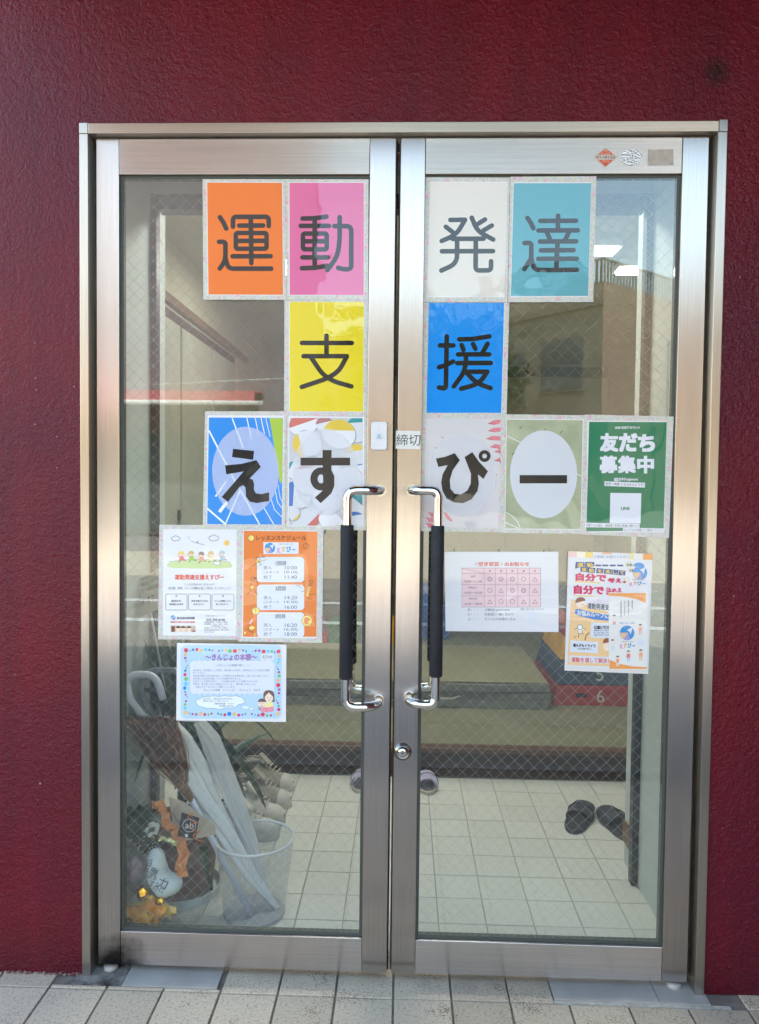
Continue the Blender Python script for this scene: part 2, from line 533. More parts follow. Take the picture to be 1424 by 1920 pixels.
# ---------------------------------------------------------------- this building
M_WALL = pbr('red_stucco', (104, 18, 30), 0.30, spec=0.34)
def stucco():
    n, l, b = nodes(M_WALL)
    ge = n.new('ShaderNodeNewGeometry')
    def nz(sc, det, vec=None, dist=0.0):
        t = n.new('ShaderNodeTexNoise'); t.inputs['Scale'].default_value = sc; t.inputs['Detail'].default_value = det; t.inputs['Distortion'].default_value = dist
        l.new(vec or ge.outputs['Position'], t.inputs['Vector'])
        return t
    a = nz(230, 3, dist=0.6)
    c = nz(85, 3, dist=0.4)
    cr = ramp(M_WALL, a.outputs[0], [(0.46, (0, 0, 0, 1)), (0.64, (1, 1, 1, 1))])
    cc = ramp(M_WALL, c.outputs[0], [(0.35, (0, 0, 0, 1)), (0.72, (1, 1, 1, 1))])
    mu = n.new('ShaderNodeMath'); mu.operation = 'MULTIPLY_ADD'; mu.inputs[1].default_value = 0.55
    l.new(cr.outputs[0], mu.inputs[0]); l.new(cc.outputs[0], mu.inputs[2])
    bp = n.new('ShaderNodeBump'); bp.inputs['Strength'].default_value = 0.7; bp.inputs['Distance'].default_value = 0.0021
    l.new(mu.outputs[0], bp.inputs['Height']); l.new(bp.outputs[0], b.inputs['Normal'])
    d = nz(1.6, 6)
    cm = ramp(M_WALL, d.outputs[0], [(0.3, lin((108, 6, 26))), (0.7, lin((86, 8, 36)))])
    sp = nz(38, 2)
    sr = ramp(M_WALL, sp.outputs[0], [(0.79, (0, 0, 0, 1)), (0.82, (1, 1, 1, 1))])
    # a soot mark high up by the frame
    ds = n.new('ShaderNodeVectorMath'); ds.operation = 'DISTANCE'
    q = on_y(1345, 133, -0.02); ds.inputs[1].default_value = q
    l.new(ge.outputs['Position'], ds.inputs[0])
    mr = n.new('ShaderNodeMapRange'); mr.inputs['From Min'].default_value = 0.0; mr.inputs['From Max'].default_value = 0.045
    l.new(ds.outputs['Value'], mr.inputs['Value'])
    m1 = n.new('ShaderNodeMix'); m1.data_type = 'RGBA'; m1.inputs['B'].default_value = lin((176, 140, 140))
    l.new(sr.outputs[0], m1.inputs['Factor']); l.new(cm.outputs[0], m1.inputs['A'])
    m2 = n.new('ShaderNodeMix'); m2.data_type = 'RGBA'; m2.inputs['A'].default_value = lin((34, 12, 12))
    l.new(mr.outputs[0], m2.inputs['Factor']); l.new(m1.outputs['Result'], m2.inputs['B'])
    # splashed dirt along the foot of the wall and faint rain streaks
    sp_ = n.new('ShaderNodeSeparateXYZ'); l.new(ge.outputs['Position'], sp_.inputs[0])
    vm = n.new('ShaderNodeVectorMath'); vm.operation = 'MULTIPLY'; vm.inputs[1].default_value = (14, 1, 0.7); l.new(ge.outputs['Position'], vm.inputs[0])
    st_ = nz(1.0, 5, vm.outputs[0])
    zz = n.new('ShaderNodeMath'); zz.operation = 'MULTIPLY_ADD'; zz.inputs[1].default_value = 0.16; l.new(d.outputs[0], zz.inputs[0]); l.new(sp_.outputs['Z'], zz.inputs[2])
    dm = n.new('ShaderNodeMapRange'); dm.inputs['From Min'].default_value = 0.06; dm.inputs['From Max'].default_value = 0.22; dm.inputs['To Min'].default_value = 0.72
    l.new(zz.outputs[0], dm.inputs['Value'])
    sm_ = n.new('ShaderNodeMapRange'); sm_.inputs['From Min'].default_value = 0.35; sm_.inputs['From Max'].default_value = 0.7; sm_.inputs['To Min'].default_value = 0.84; sm_.inputs['To Max'].default_value = 1.08
    l.new(st_.outputs[0], sm_.inputs['Value'])
    pr = n.new('ShaderNodeMath'); pr.operation = 'MULTIPLY'; l.new(dm.outputs[0], pr.inputs[0]); l.new(sm_.outputs[0], pr.inputs[1])
    m3 = n.new('ShaderNodeMix'); m3.data_type = 'RGBA'; m3.blend_type = 'MULTIPLY'; m3.inputs['Factor'].default_value = 1
    l.new(m2.outputs['Result'], m3.inputs['A']); l.new(pr.outputs[0], m3.inputs['B'])
    l.new(m3.outputs['Result'], b.inputs['Base Color'])
stucco()
YW = -0.016
FX0, FX1, FZ = -0.036, 1.6475, 2.276       # outside of the door frame
bld = thing('shop_building', 'building with glossy dark red stucco front around the double doors', 'building', (0.8, YW, ZF))
w = MB()
w.box(-9, FX0 + 0.002, YW, 0.22, ZF + 0.001, 2.80)
obj('facade_wall', w, M_WALL, bld)
obj('facade_wall', MB().box(FX1 - 0.002, 9, YW, 0.22, ZF + 0.001, 2.80), M_WALL, bld)
obj('facade_wall', MB().box(FX0 + 0.0025, FX1 - 0.0025, YW, 0.22, FZ - 0.002, 2.80), M_WALL, bld)
obj('upper_storey', MB().box(-9, 9, YW - 0.001, 9, 2.802, 6.9), mottled('upper_render', (120, 30, 40), (104, 22, 34), 3, 0.6), bld)
M_SOFFIT = mottled('soffit_paint', (60, 44, 40), (76, 56, 50), 6, 0.8)
obj('added_shade_wing', MB().box(3.3, 3.7, -3.4, YW - 0.006, ZF + 0.001, 6.89), M_WALL, bld)  # added unseen wall that cuts side skylight and darkens the front
obj('canopy', MB().box(-0.55, 3.298, -1.75, YW - 0.004, 2.99, 3.15), M_SOFFIT, bld, bevel=0.01)
# flaking paint strip where the stucco meets the tiles
fl = MB()
for k in range(46):
    x = -0.35 + k * 0.0068 + random.uniform(-.002, .002)
    hh = random.uniform(0.001, 0.006)
    fl.box(x, x + random.uniform(0.003, 0.0075), YW - 0.003 - random.random() * 0.006, YW + 0.002, ZF, ZF + hh)
o = obj('flaking_paint', fl, mottled('flaked_paint', (168, 150, 138), (104, 40, 48), 60, 0.9), bld)
o['kind'] = 'stuff'
# old screw holes with pale plugs
for (px, py) in ((67, 643), (68, 709), (69, 731), (67, 796), (108, 819), (108, 877), (140, 725)):
    p = on_y(px, py, YW)
    oo = obj('wall_plug', MB().lathe([(0.0, 0.0012), (0.0016, 0.001), (0.0024, 0.0)], (0, 0, 0), 10), pbr('plug', (140, 108, 112), 0.6), bld)
    oo.rotation_euler.x = math.radians(90)
    oo.location = (p.x, YW - 0.0026, p.z)

# ---------------------------------------------------------------- rooms behind the doors
M_IWALL = mottled('cream_wallpaper', (196, 192, 168), (186, 182, 158), 2, 0.8, bump=0.15, bscale=300)
M_IWALLW = mottled('vestibule_wallpaper', (196, 204, 200), (186, 194, 190), 2, 0.75, bump=0.15, bscale=300)
M_CEIL = mottled('ceiling_board', (206, 204, 186), (196, 194, 176), 2, 0.85)
VX0, VX1 = -0.034, 1.640
ifl = structure(obj('interior_floor', MB().box(-0.62, 3.2, 0.116, 1.50, -0.4, ZF - 0.004), M_GROUTIN))
IT = 0.1478
ixs = [(0.3615 + k * IT + 0.002, 0.3615 + (k + 1) * IT - 0.002) for k in range(-6, 14)]
iys = [(0.872 + k * IT + 0.002, 0.872 + (k + 1) * IT - 0.002) for k in range(-5, 4)]
def skip_in(xa, xb, ya, yb):
    return (ya < 0.70 and (xb < VX0 or xa > VX1)) or xa < -0.44 or xb > 2.4
place_tiles('floor_tile', M_TILEIN, ifl, ixs, iys, ZF, skip_in, 0.001)
structure(obj('wall_left', MB().box(-0.62, VX0, 0.222, 0.70, ZF + 0.001, 2.64), M_IWALLW))
structure(obj('wall_right', MB().box(VX1, 3.2, 0.222, 0.70, ZF + 0.001, 2.64), M_IWALLW))
structure(obj('vestibule_ceiling', MB().box(VX0 + 0.001, VX1 - 0.001, 0.13, 0.699, 2.42, 2.60), M_CEIL))
M_BROWN = mottled('dark_wood', (58, 42, 36), (76, 56, 46), 3, 0.5, stretch=(1, 20, 20))
M_WOOD = mottled('orange_wood', (104, 76, 50), (122, 92, 62), 5, 0.5, stretch=(20, 1, 20))
M_POST = pbr('bronze_steel_post', (58, 56, 56), 0.4, metal=0.4)
st = thing('screen_frame', 'dark bronze steel frame lining the vestibule opening', 'door frame', (0.8, 0.55, ZF))
obj('post', MB().box(VX0 + 0.001, VX0 + 0.022, 0.535, 0.575, ZF, 2.30), M_POST, st, bevel=0.002)
obj('post', MB().box(VX1 - 0.022, VX1 - 0.001, 0.535, 0.575, ZF, 2.30), M_POST, st, bevel=0.002)
obj('header', MB().box(VX0 + 0.023, VX1 - 0.023, 0.536, 0.60, 2.25, 2.30), M_POST, st, bevel=0.002)
obj('header_panel', MB().box(VX0 + 0.001, VX1 - 0.001, 0.54, 0.60, 2.301, 2.419), M_IWALLW, st)
for (xa, xb) in ((VX0 + 0.0005, VX0 + 0.008), (VX1 - 0.008, VX1 - 0.0005)):
    b_ = obj('baseboard', MB().box(xa, xb, 0.58, 0.70, ZF + 0.085, ZF + 0.16), M_WOOD, COL.objects['wall_right'] if xa > 1 else COL.objects['wall_left'])
# tall room beyond, floor one step up
ZR = 0.118
rf = structure(obj('raised_floor', MB().box(-0.60, 3.2, 1.492, 6.4, ZF - 0.3, ZR), mottled('olive_floor_mat', (126, 124, 96), (138, 136, 108), 4, 0.6)))
obj('step_riser', MB().box(-0.448, 2.998, 1.470, 1.4915, ZF + 0.001, ZR - 0.022), M_BROWN, rf, bevel=0.002)
obj('step_nosing', MB().box(-0.448, 2.998, 1.455, 1.520, ZR - 0.0215, ZR + 0.004), mottled('nosing_wood', (92, 66, 50), (108, 78, 60), 3, 0.45, stretch=(1, 20, 20)), rf, bevel=0.004)
structure(obj('wall_room_left', MB().box(-0.62, -0.45, 0.701, 6.3, ZF + 0.001, 2.64), M_IWALL))
structure(obj('wall_room_right', MB().box(3.0, 3.2, 0.701, 6.3, ZF + 0.001, 2.64), M_IWALL))
structure(obj('wall_back', MB().box(-0.62, 3.2, 6.301, 6.5, ZF, 2.64), M_IWALL))
obj('cornice', MB().box(-0.449, 2.999, 6.27, 6.300, 2.50, 2.60), pbr('cornice_brown', (104, 96, 78), 0.6), COL.objects['wall_back'])
structure(obj('ceiling', MB().box(-0.62, 3.2, 0.701, 6.5, 2.642, 2.80), M_CEIL))
# wooden picture rail and cupboard doors along the long room wall
wl_ = COL.objects['wall_room_left']
obj('picture_rail', MB().box(-0.4495, -0.425, 0.75, 4.1, 2.285, 2.335), M_WOOD, wl_, bevel=0.004)
M_DOORPALE = mottled('pale_cupboard', (158, 160, 144), (170, 172, 156), 3, 0.6)
cb = thing('wall_cupboard', 'tall pale cupboard with dark door gaps under the wooden rail', 'cupboard', (-0.43, 2.2, ZR))
for k, (ya, yb) in enumerate(((1.56, 2.22), (2.26, 2.92), (2.96, 3.6))):
    d_ = obj('cupboard_door', MB().box(-0.448, -0.425, ya, yb, ZR + 0.002, 2.20), M_DOORPALE, cb, bevel=0.003)
    obj('handle', MB().box(-0.424, -0.408, yb - 0.06, yb - 0.045, 1.0, 1.18), M_BLACK, d_)
obj('cupboard_frame', MB().box(-0.449, -0.432, 1.54, 3.62, 2.202, 2.255), M_BROWN, cb)

# lit ceiling panels; the three wide hidden ones are added to brighten the rooms
def emitter(name, col, s):
    m = bpy.data.materials.new(name); m.use_nodes = True
    n, l = m.node_tree.nodes, m.node_tree.links; n.clear()
    e = n.new('ShaderNodeEmission'); e.inputs[0].default_value = col; e.inputs[1].default_value = s
    o_ = n.new('ShaderNodeOutputMaterial'); l.new(e.outputs[0], o_.inputs[0])
    return m
M_LAMP = emitter('lamp_diffuser', (1.0, 0.98, 0.93, 1), 4.5)
M_LAMPBODY = pbr('lamp_body', (224, 224, 220), 0.5)
LAMPS = [(on_z(1128, 469, 2.60), 'lit ceiling lamp showing beside the teal 達 sheet'), (on_z(1186, 506, 2.60), 'lit ceiling lamp deeper in the room by its side wall'), (on_z(620, 500, 2.60), 'added unseen ceiling lamp in the middle of the room'), (Vector((0.50, 1.15, 2.6)), 'added ceiling lamp over the entrance floor, unseen behind the pink sheet'), (Vector((1.22, 1.15, 2.6)), 'added ceiling lamp over the entrance floor, unseen behind the white sheet')]
for (p, lab) in LAMPS:
    t = thing('ceiling_light', lab, 'ceiling light', (p.x, p.y, 2.60), 'lit lamps on the room ceiling')
    sx_, sy_ = (0.075, 0.065) if p.x > 1.5 else (0.30, 0.14)
    obj('lamp_body', MB().box(p.x - sx_ - .02, p.x + sx_ + .02, p.y - sy_ - .02, p.y + sy_ + .02, 2.60, 2.641), M_LAMPBODY, t)
    obj('diffuser', MB().box(p.x - sx_, p.x + sx_, p.y - sy_, p.y + sy_, 2.588, 2.599), M_LAMP, t)

# ================================================================ across the road (seen only in the glass and steel)
def brick_mat(name):
    m = pbr(name, (150, 112, 84), 0.85)
    n, l, b = nodes(m)
    tc = n.new('ShaderNodeTexCoord')
    br = n.new('ShaderNodeTexBrick')
    br.inputs['Color1'].default_value = lin((152, 136, 116)); br.inputs['Color2'].default_value = lin((136, 120, 102)); br.inputs['Mortar'].default_value = lin((118, 100, 84))
    br.inputs['Scale'].default_value = 1.0; br.inputs['Brick Width'].default_value = 0.45; br.inputs['Row Height'].default_value = 0.16; br.inputs['Mortar Size'].default_value = 0.02
    sp = n.new('ShaderNodeSeparateXYZ'); cb_ = n.new('ShaderNodeCombineXYZ')
    l.new(tc.outputs['Object'], sp.inputs[0]); l.new(sp.outputs['X'], cb_.inputs['X']); l.new(sp.outputs['Z'], cb_.inputs['Y'])
    l.new(cb_.outputs[0], br.inputs['Vector']); l.new(br.outputs[0], b.inputs['Base Color'])
    return m
M_BRICK = brick_mat('tan_brick')
M_PLASTER = mottled('old_plaster', (158, 148, 126), (142, 134, 114), 0.7, 0.85)
M_WFRAME = pbr('window_frame', (120, 116, 104), 0.5)
cor = mirrored(1133, 528, 33.0)
C0 = Vector((cor.x, cor.y, -0.05)); HB = cor.z + 0.05
dr = Vector((4.95, -4.1, 0)).normalized(); dl = Vector((-3.7, -4.4, 0)).normalized()
fb = thing('brick_building', 'three storey tan brick and plaster building with roof railing across the road', 'building', C0)
def face_box(name, base, d, a0, a1, z0, z1, out0, out1, mat, parent, bev=0):
    """box on a facade: along d from a0..a1, out of the wall from out0..out1"""
    nrm = Vector((-d.y, d.x, 0))
    if nrm.y < 0:
        nrm = -nrm
    p = []
    for z in (z0, z1):
        for (a, t_) in ((a0, out1), (a1, out1), (a1, out0), (a0, out0)):
            q = base + d * a + nrm * t_
            p.append((q.x, q.y, C0.z + z))
    return obj(name, MB().hexa(p), mat, parent, bevel=bev)
face_box('brick_wall', C0, dr, 0.0, 22, 0, HB, -6, 0, M_BRICK, fb)
face_box('plaster_wall', C0, dl, 0.02, 26, 0, HB - 0.05, -0.4, 0, M_PLASTER, fb)
face_box('cornice', C0, dl, -0.1, 26, HB - 1.0, HB - 0.7, 0.0, 0.12, pbr('plaster_trim', (132, 122, 104), 0.8), fb)
for (a0, a1, z0, z1) in ((1.0, 3.4, 5.9, 8.3), (4.4, 5.5, 5.4, 8.0), (8.0, 10.4, 5.9, 8.3), (13, 15.4, 5.9, 8.3), (1.0, 3.4, 1.6, 4.0), (8.0, 10.4, 1.6, 4.0)):
    wd = face_box('window', C0, dl, a0, a1, z0, z1, 0.0, 0.05, M_WFRAME, fb)
    n_ = max(1, int((a1 - a0) / 0.8)); s_ = (a1 - a0) / n_
    for k in range(n_):
        face_box('pane', C0, dl, a0 + k * s_ + 0.06, a0 + (k + 1) * s_ - 0.06, z0 + 0.08, z1 - 0.08, 0.051, 0.07, M_WINDOW, wd)
    face_box('sill', C0, dl, a0 - 0.1, a1 + 0.1, z0 - 0.12, z0 - 0.01, 0.0, 0.16, M_WFRAME, wd)
face_box('downpipe', C0, dr, 5.2, 5.35, 0.2, HB - 2.0, 0.0, 0.14, pbr('pipe', (110, 106, 96), 0.5), fb)
M_RAILING = pbr('roof_railing', (112, 106, 94), 0.5)
for d, ln in ((dr, 22), (dl, 26)):
    rl = face_box('railing', C0, d, 0.12, ln, HB + 1.05, HB + 1.13, -0.14, -0.08, M_RAILING, fb)
    face_box('bottom_rail', C0, d, 0.12, ln, HB + 0.0, HB + 0.08, -0.14, -0.08, M_RAILING, rl)
    mb = MB()
    for k in range(int(ln / 0.24)):
        a = 0.16 + k * 0.24
        nrm = Vector((-d.y, d.x, 0)); nrm = nrm if nrm.y > 0 else -nrm
        q0 = C0 + d * a + nrm * -0.13; q1 = C0 + d * (a + 0.13) + nrm * -0.13; q2 = q1 + nrm * 0.03; q3 = q0 + nrm * 0.03
        mb.hexa([(q.x, q.y, C0.z + HB + 0.09) for q in (q3, q2, q1, q0)] + [(q.x, q.y, C0.z + HB + 1.04) for q in (q3, q2, q1, q0)])
    o = obj('balusters', mb, M_RAILING, rl); o['kind'] = 'stuff'

# low shop opposite with a red awning
Ls = 12.0
pa = mirrored(477, 735, Ls)
LX1 = -1.30
sh = thing('opposite_shop', 'pinkish grey shop building across the road with glass front', 'building', (-7, -Ls, -0.05))
M_SHOP = mottled('shop_render', (146, 138, 136), (134, 127, 126), 0.8, 0.8)
obj('wall', MB().box(-17, LX1, -Ls - 7, -Ls - 0.9, -0.05, 8.4), M_SHOP, sh)
obj('parapet', MB().box(-17.05, LX1 + 0.05, -Ls - 7.05, -Ls - 0.85, 8.401, 8.6), pbr('parapet_cap', (120, 112, 106), 0.7), sh)
for k in range(3):
    xa = -16.5 + k * 2.6
    wd = obj('window', MB().box(xa, xa + 1.7, -Ls - 0.9, -Ls - 0.86, 4.4, 5.9), M_WFRAME, sh)
    for j in range(2):
        obj('pane', MB().box(xa + 0.07 + j * 0.83, xa + 0.80 + j * 0.83, -Ls - 0.858, -Ls - 0.845, 4.48, 5.82), M_WINDOW, wd)
for k in range(4):
    xa = -15.6 + k * 3.6
    wd = obj('shop_window', MB().box(xa, xa + 3.0, -Ls - 0.9, -Ls - 0.86, 0.3, 2.3), M_WFRAME, sh)
    obj('pane', MB().box(xa + 0.08, xa + 2.92, -Ls - 0.858, -Ls - 0.845, 0.38, 2.22), M_WINDOW, wd)
aw = thing('awning', 'red fabric awning with white front bar over the shop opposite', 'awning', (-8, -Ls, 2.6))
zt = pa.z
obj('awning_valance', MB().box(-16, pa.x, -Ls - 0.02, -Ls + 0.02, zt - 0.16, zt + 0.02), pbr('awning_red', (212, 122, 118), 0.8), aw)
obj('awning_sheet', MB().hexa([(-16, -Ls, zt), (pa.x, -Ls, zt), (pa.x, -Ls - 0.9, zt + 0.08), (-16, -Ls - 0.9, zt + 0.08), (-16, -Ls, zt + 0.02), (pa.x, -Ls, zt + 0.02), (pa.x, -Ls - 0.9, zt + 0.10), (-16, -Ls - 0.9, zt + 0.10)]), pbr('awning_red', (212, 122, 118), 0.8), aw)
obj('front_bar', MB().tube([(-16.1, -Ls + 0.03, zt - 0.20), (pa.x + 0.15, -Ls + 0.03, zt - 0.20)], 0.045, 10), pbr('bar_white', (222, 220, 212), 0.4), aw, smooth=True)
wp = mirrored(300, 717, 9.0)
tag(obj('overhead_cable', MB().tube([(-20, -9, wp.z + 0.25), (-8, -9, wp.z - 0.02), (-3, -9.6, wp.z + 0.05), (LX1 + 0.3, -Ls - 0.86, wp.z + 0.62)], 0.012, 6), pbr('cable', (186, 186, 180), 0.5)), 'thin pale overhead cable strung along the far side of the road', 'cable')

# hedge trees between the two buildings, far back
M_LEAFFAR = mottled('far_leaves', (54, 72, 40), (78, 96, 52), 1.5, 0.8)
M_BARK = mottled('bark', (86, 70, 56), (66, 54, 44), 8, 0.9)
def far_tree(loc, h, label):
    t = thing('tree', label, 'tree', loc, 'trees across the road')
    c = Vector(loc)
    obj('trunk', MB().tube([c, c + Vector((0.1, 0, h * 0.35)), c + Vector((0.0, 0.1, h * 0.7))], [0.22, 0.16, 0.06], 8), M_BARK, t, smooth=True)
    mb = MB()
    rnd = random.Random(int(abs(loc[0]) * 10))
    cl = [(c + Vector((rnd.gauss(0, h * .16), rnd.gauss(0, h * .16), h * rnd.uniform(0.45, 0.92))), h * rnd.uniform(.09, .17)) for _ in range(16)]
    for q, r in cl:
        for _ in range(150):
            d = Vector((rnd.gauss(0, 1), rnd.gauss(0, 1), rnd.gauss(0, 1))).normalized() * r * rnd.uniform(.4, 1)
            p = q + d
            u = Vector((rnd.gauss(0, 1), rnd.gauss(0, 1), rnd.gauss(0, 1))).normalized(); v = u.orthogonal().normalized()
            s_ = 0.16
            mb.add([p - u * s_, p + v * s_ * .6, p + u * s_, p - v * s_ * .6], [(0, 1, 2, 3)])
    o = obj('crown', mb, M_LEAFFAR, t); o['kind'] = 'stuff'
far_tree((0.6, -30, -0.05), 8.0, 'broad leafy tree between the shop and the brick building')
far_tree((3.6, -36, -0.05), 9.5, 'taller leafy tree close to the plaster wall')

# ================================================================ door frame and doors
fr = thing('door_frame', 'brushed stainless steel frame around the double doors', 'door frame', (0.8, -0.02, ZF))
yf0, yf1 = -0.022, 0.11
obj('jamb', MB().box(FX0, -0.013, yf0, yf1, ZF, FZ - 0.027), M_FRAME, fr, bevel=0.0015)
obj('jamb', MB().box(1.6235, FX1, yf0, yf1, ZF, FZ - 0.027), M_FRAME, fr, bevel=0.0015)
obj('frame_header', MB().box(FX0 + 0.023, FX1 - 0.022, yf0, yf1, FZ - 0.0265, FZ), M_FRAMEH, fr, bevel=0.0015)
obj('corner_piece', MB().box(FX0, FX0 + 0.0225, yf0 - 0.0004, yf1, FZ - 0.0265, FZ + 0.001), M_FRAME, fr, bevel=0.001)
obj('corner_piece', MB().box(FX1 - 0.0215, FX1, yf0 - 0.0004, yf1, FZ - 0.0265, FZ + 0.003), M_FRAME, fr, bevel=0.001)
# stop strips behind the leaves that close the gaps
for (xa, xb) in ((-0.0125, 0.004), (1.606, 1.623)):
    obj('stop_strip', MB().box(xa, xb, 0.045, 0.09, ZF, FZ - 0.028), M_DARK, fr)
obj('stop_strip', MB().box(0.005, 1.605, 0.045, 0.09, FZ - 0.030, FZ - 0.0275), M_DARK, fr)

YG = 0.012                       # outer face of the glass
DH = 2.246
def leaf_door(x0, x1, st_l, st_r, label, hand):
    d = thing('glass_door', label, 'door', ((x0 + x1) / 2, 0.0, 0.0))
    zb = 0.094; zt = DH - 0.094
    obj('stile', MB().box(x0, x0 + st_l, 0, 0.040, 0.0, DH), M_STILE, d, bevel=0.0016)
    obj('stile', MB().box(x1 - st_r, x1, 0, 0.040, 0.0, DH), M_STILE, d, bevel=0.0016)
    xa, xb = x0 + st_l + 0.0004, x1 - st_r - 0.0004
    obj('rail', MB().box(xa, xb, 0.0012, 0.040, zt, DH - 0.0005), M_RAIL, d, bevel=0.0016)
    obj('rail', MB().box(xa, xb, 0.0012, 0.040, 0.0005, zb), M_RAIL, d, bevel=0.0016)
    g = 0.008
    gk = MB()
    gk.box(xa, xa + g, 0.0105, 0.030, zb + 0.0005, zt - 0.0005).box(xb - g, xb, 0.0105, 0.030, zb + 0.0005, zt - 0.0005)
    gk.box(xa + g + .0001, xb - g - .0001, 0.0105, 0.030, zb + 0.0005, zb + g).box(xa + g + .0001, xb - g - .0001, 0.0105, 0.030, zt - g, zt - 0.0005)
    obj('gasket', gk, M_GASKET, d)
    ga, gb, gc, gd = xa + g + 0.0003, xb - g - 0.0003, zb + g + 0.0003, zt - g - 0.0003
    pane = obj('glass_pane', MB().box(ga, gb, YG, YG + 0.0068, gc, gd), M_GLASS, d)
    # wire diamonds cast into the glass
    wm = MB()
    pitch = 0.0352; hw = 0.00027; yw = YG + 0.0034
    W_, H_ = gb - ga, gd - gc
    for sgn in (1, -1):
        k = -int(H_ / pitch) - 1
        while k * pitch < W_:
            c = k * pitch + 0.012
            # line u = c + t (t = height), clipped to the pane
            t0 = max(0, -c); t1 = min(H_, W_ - c)
            if t1 > t0 + 0.004:
                u0, u1 = c + t0, c + t1
                if sgn < 0:
                    u0, u1 = W_ - u0, W_ - u1
                a = Vector((ga + u0, yw + sgn * 0.0003, gc + t0)); b = Vector((ga + u1, yw + sgn * 0.0003, gc + t1))
                n_ = Vector((-(b - a).z, 0, (b - a).x)).normalized() * hw
                dy = Vector((0, hw, 0))
                wm.add([a - n_, a - dy, a + n_, a + dy, b - n_, b - dy, b + n_, b + dy], [(0, 1, 5, 4), (1, 2, 6, 5), (2, 3, 7, 6), (3, 0, 4, 7)])
            k += 1
    o = obj('wire_mesh', wm, M_WIRE, pane); o['kind'] = 'stuff'
    # pull handles, one each side of the leaf
    for side in (1, -1):
        yo = -0.068 if side > 0 else 0.108
        ys = 0.0 if side > 0 else 0.040
        if hand > 0:
            top = on_y(822, 920, -0.068); bot = on_y(817, 1322, -0.068); mx = on_y(771, 1000, 0).x
        else:
            top = on_y(653, 919, -0.068); bot = on_y(647, 1326, -0.068); mx = on_y(713, 1000, 0).x
        xg = (top.x + bot.x) / 2
        zt_, zb_ = top.z, bot.z
        path = rounded([(mx, ys, zt_), (mx, ys + (yo - ys) * 0.62, zt_), (mx + (xg - mx) * 0.35, yo, zt_), (xg, yo, zt_), (xg, yo, zb_), (mx + (xg - mx) * 0.35, yo, zb_), (mx, ys + (yo - ys) * 0.62, zb_), (mx, ys, zb_)], 0.042, 8)
        h = obj('pull_handle', MB().tube(path, 0.0122, 20), M_CHROME, d, smooth=True)
        g1 = zt_ - 0.090; g0 = zb_ + 0.075
        obj('grip', MB().lathe([(0.0125, g0), (0.0155, g0), (0.0172, g0 + 0.003), (0.0172, g1 - 0.003), (0.0155, g1), (0.0125, g1)], (xg, yo, 0), 28), M_GRIP, h, smooth=False)
        for p in COL.objects[h.name].children:
            for f in p.data.polygons:
                f.use_smooth = abs(f.normal.z) < 0.7
        for z in (zt_, zb_):
            ro = MB()
            yA, yB = (ys - 0.0035, ys - 0.0003) if side > 0 else (ys + 0.0003, ys + 0.0035)
            ring = MB().lathe([(0.0126, 0), (0.0165, 0), (0.0165, 0.003), (0.0126, 0.003)], (0, 0, 0), 24)
            for v in ring.v:
                ro.v.append((mx + v[0], yA + v[2], z + v[1]))
            ro.f = ring.f
            obj('rosette', ro, M_CHROME, h, smooth=False)
    return d

LX0, LX1_, RX0, RX1 = 0.0, 0.7985, 0.8110, 1.610
sl = on_y(224, 1000, 0).x; sl2 = on_y(687, 1000, 0).x
sr0 = on_y(789, 1000, 0).x; sr1 = on_y(1263, 1000, 0).x
door_l = leaf_door(LX0, LX1_, sl - LX0, LX1_ - sl2, 'glass door leaf with white doorbell on its stile and umbrellas behind it', -1)
door_r = leaf_door(RX0, RX1, sr0 - RX0, RX1 - sr1, 'glass door leaf with key lock and a small 締切 strip on its stile', 1)
# dark rubber edge between the leaves
obj('edge_seal', MB().box(LX1_ + 0.0003, LX1_ + 0.004, 0.012, 0.03, 0.002, DH - 0.002), M_DARK, door_l)
obj('edge_seal', MB().box(RX0 - 0.004, RX0 - 0.0003, 0.014, 0.028, 0.002, DH - 0.002), M_BROWN, door_r)

# key lock
def face_lathe(name, prof, c, mat, parent, seg=32, smooth=True):
    r = MB().lathe(prof, (0, 0, 0), seg)
    m = MB(); m.v = [(c[0] + v[0], c[1] - v[2], c[2] + v[1]) for v in r.v]; m.f = r.f
    return obj(name, m, mat, parent, smooth=smooth)
p = on_y(755.5, 1410, -0.004)
lk = face_lathe('key_lock', [(0.0245, 0.0003), (0.0240, 0.003), (0.0165, 0.011), (0.0160, 0.0112), (0.0155, 0.0095), (0.0, 0.0095)], (p.x, 0, p.z), steel('lock_steel', (170, 164, 156), 0.25, 'Z'), door_r)
face_lathe('lock_core', [(0.0118, 0.0097), (0.0116, 0.0118), (0.0055, 0.0122), (0.0, 0.0122)], (p.x, 0, p.z), M_CHROME, lk)
obj('keyhole', MB().box(p.x - 0.0010, p.x + 0.0010, -0.0127, -0.0123, p.z - 0.0022, p.z + 0.0022), M_BLACK, lk)

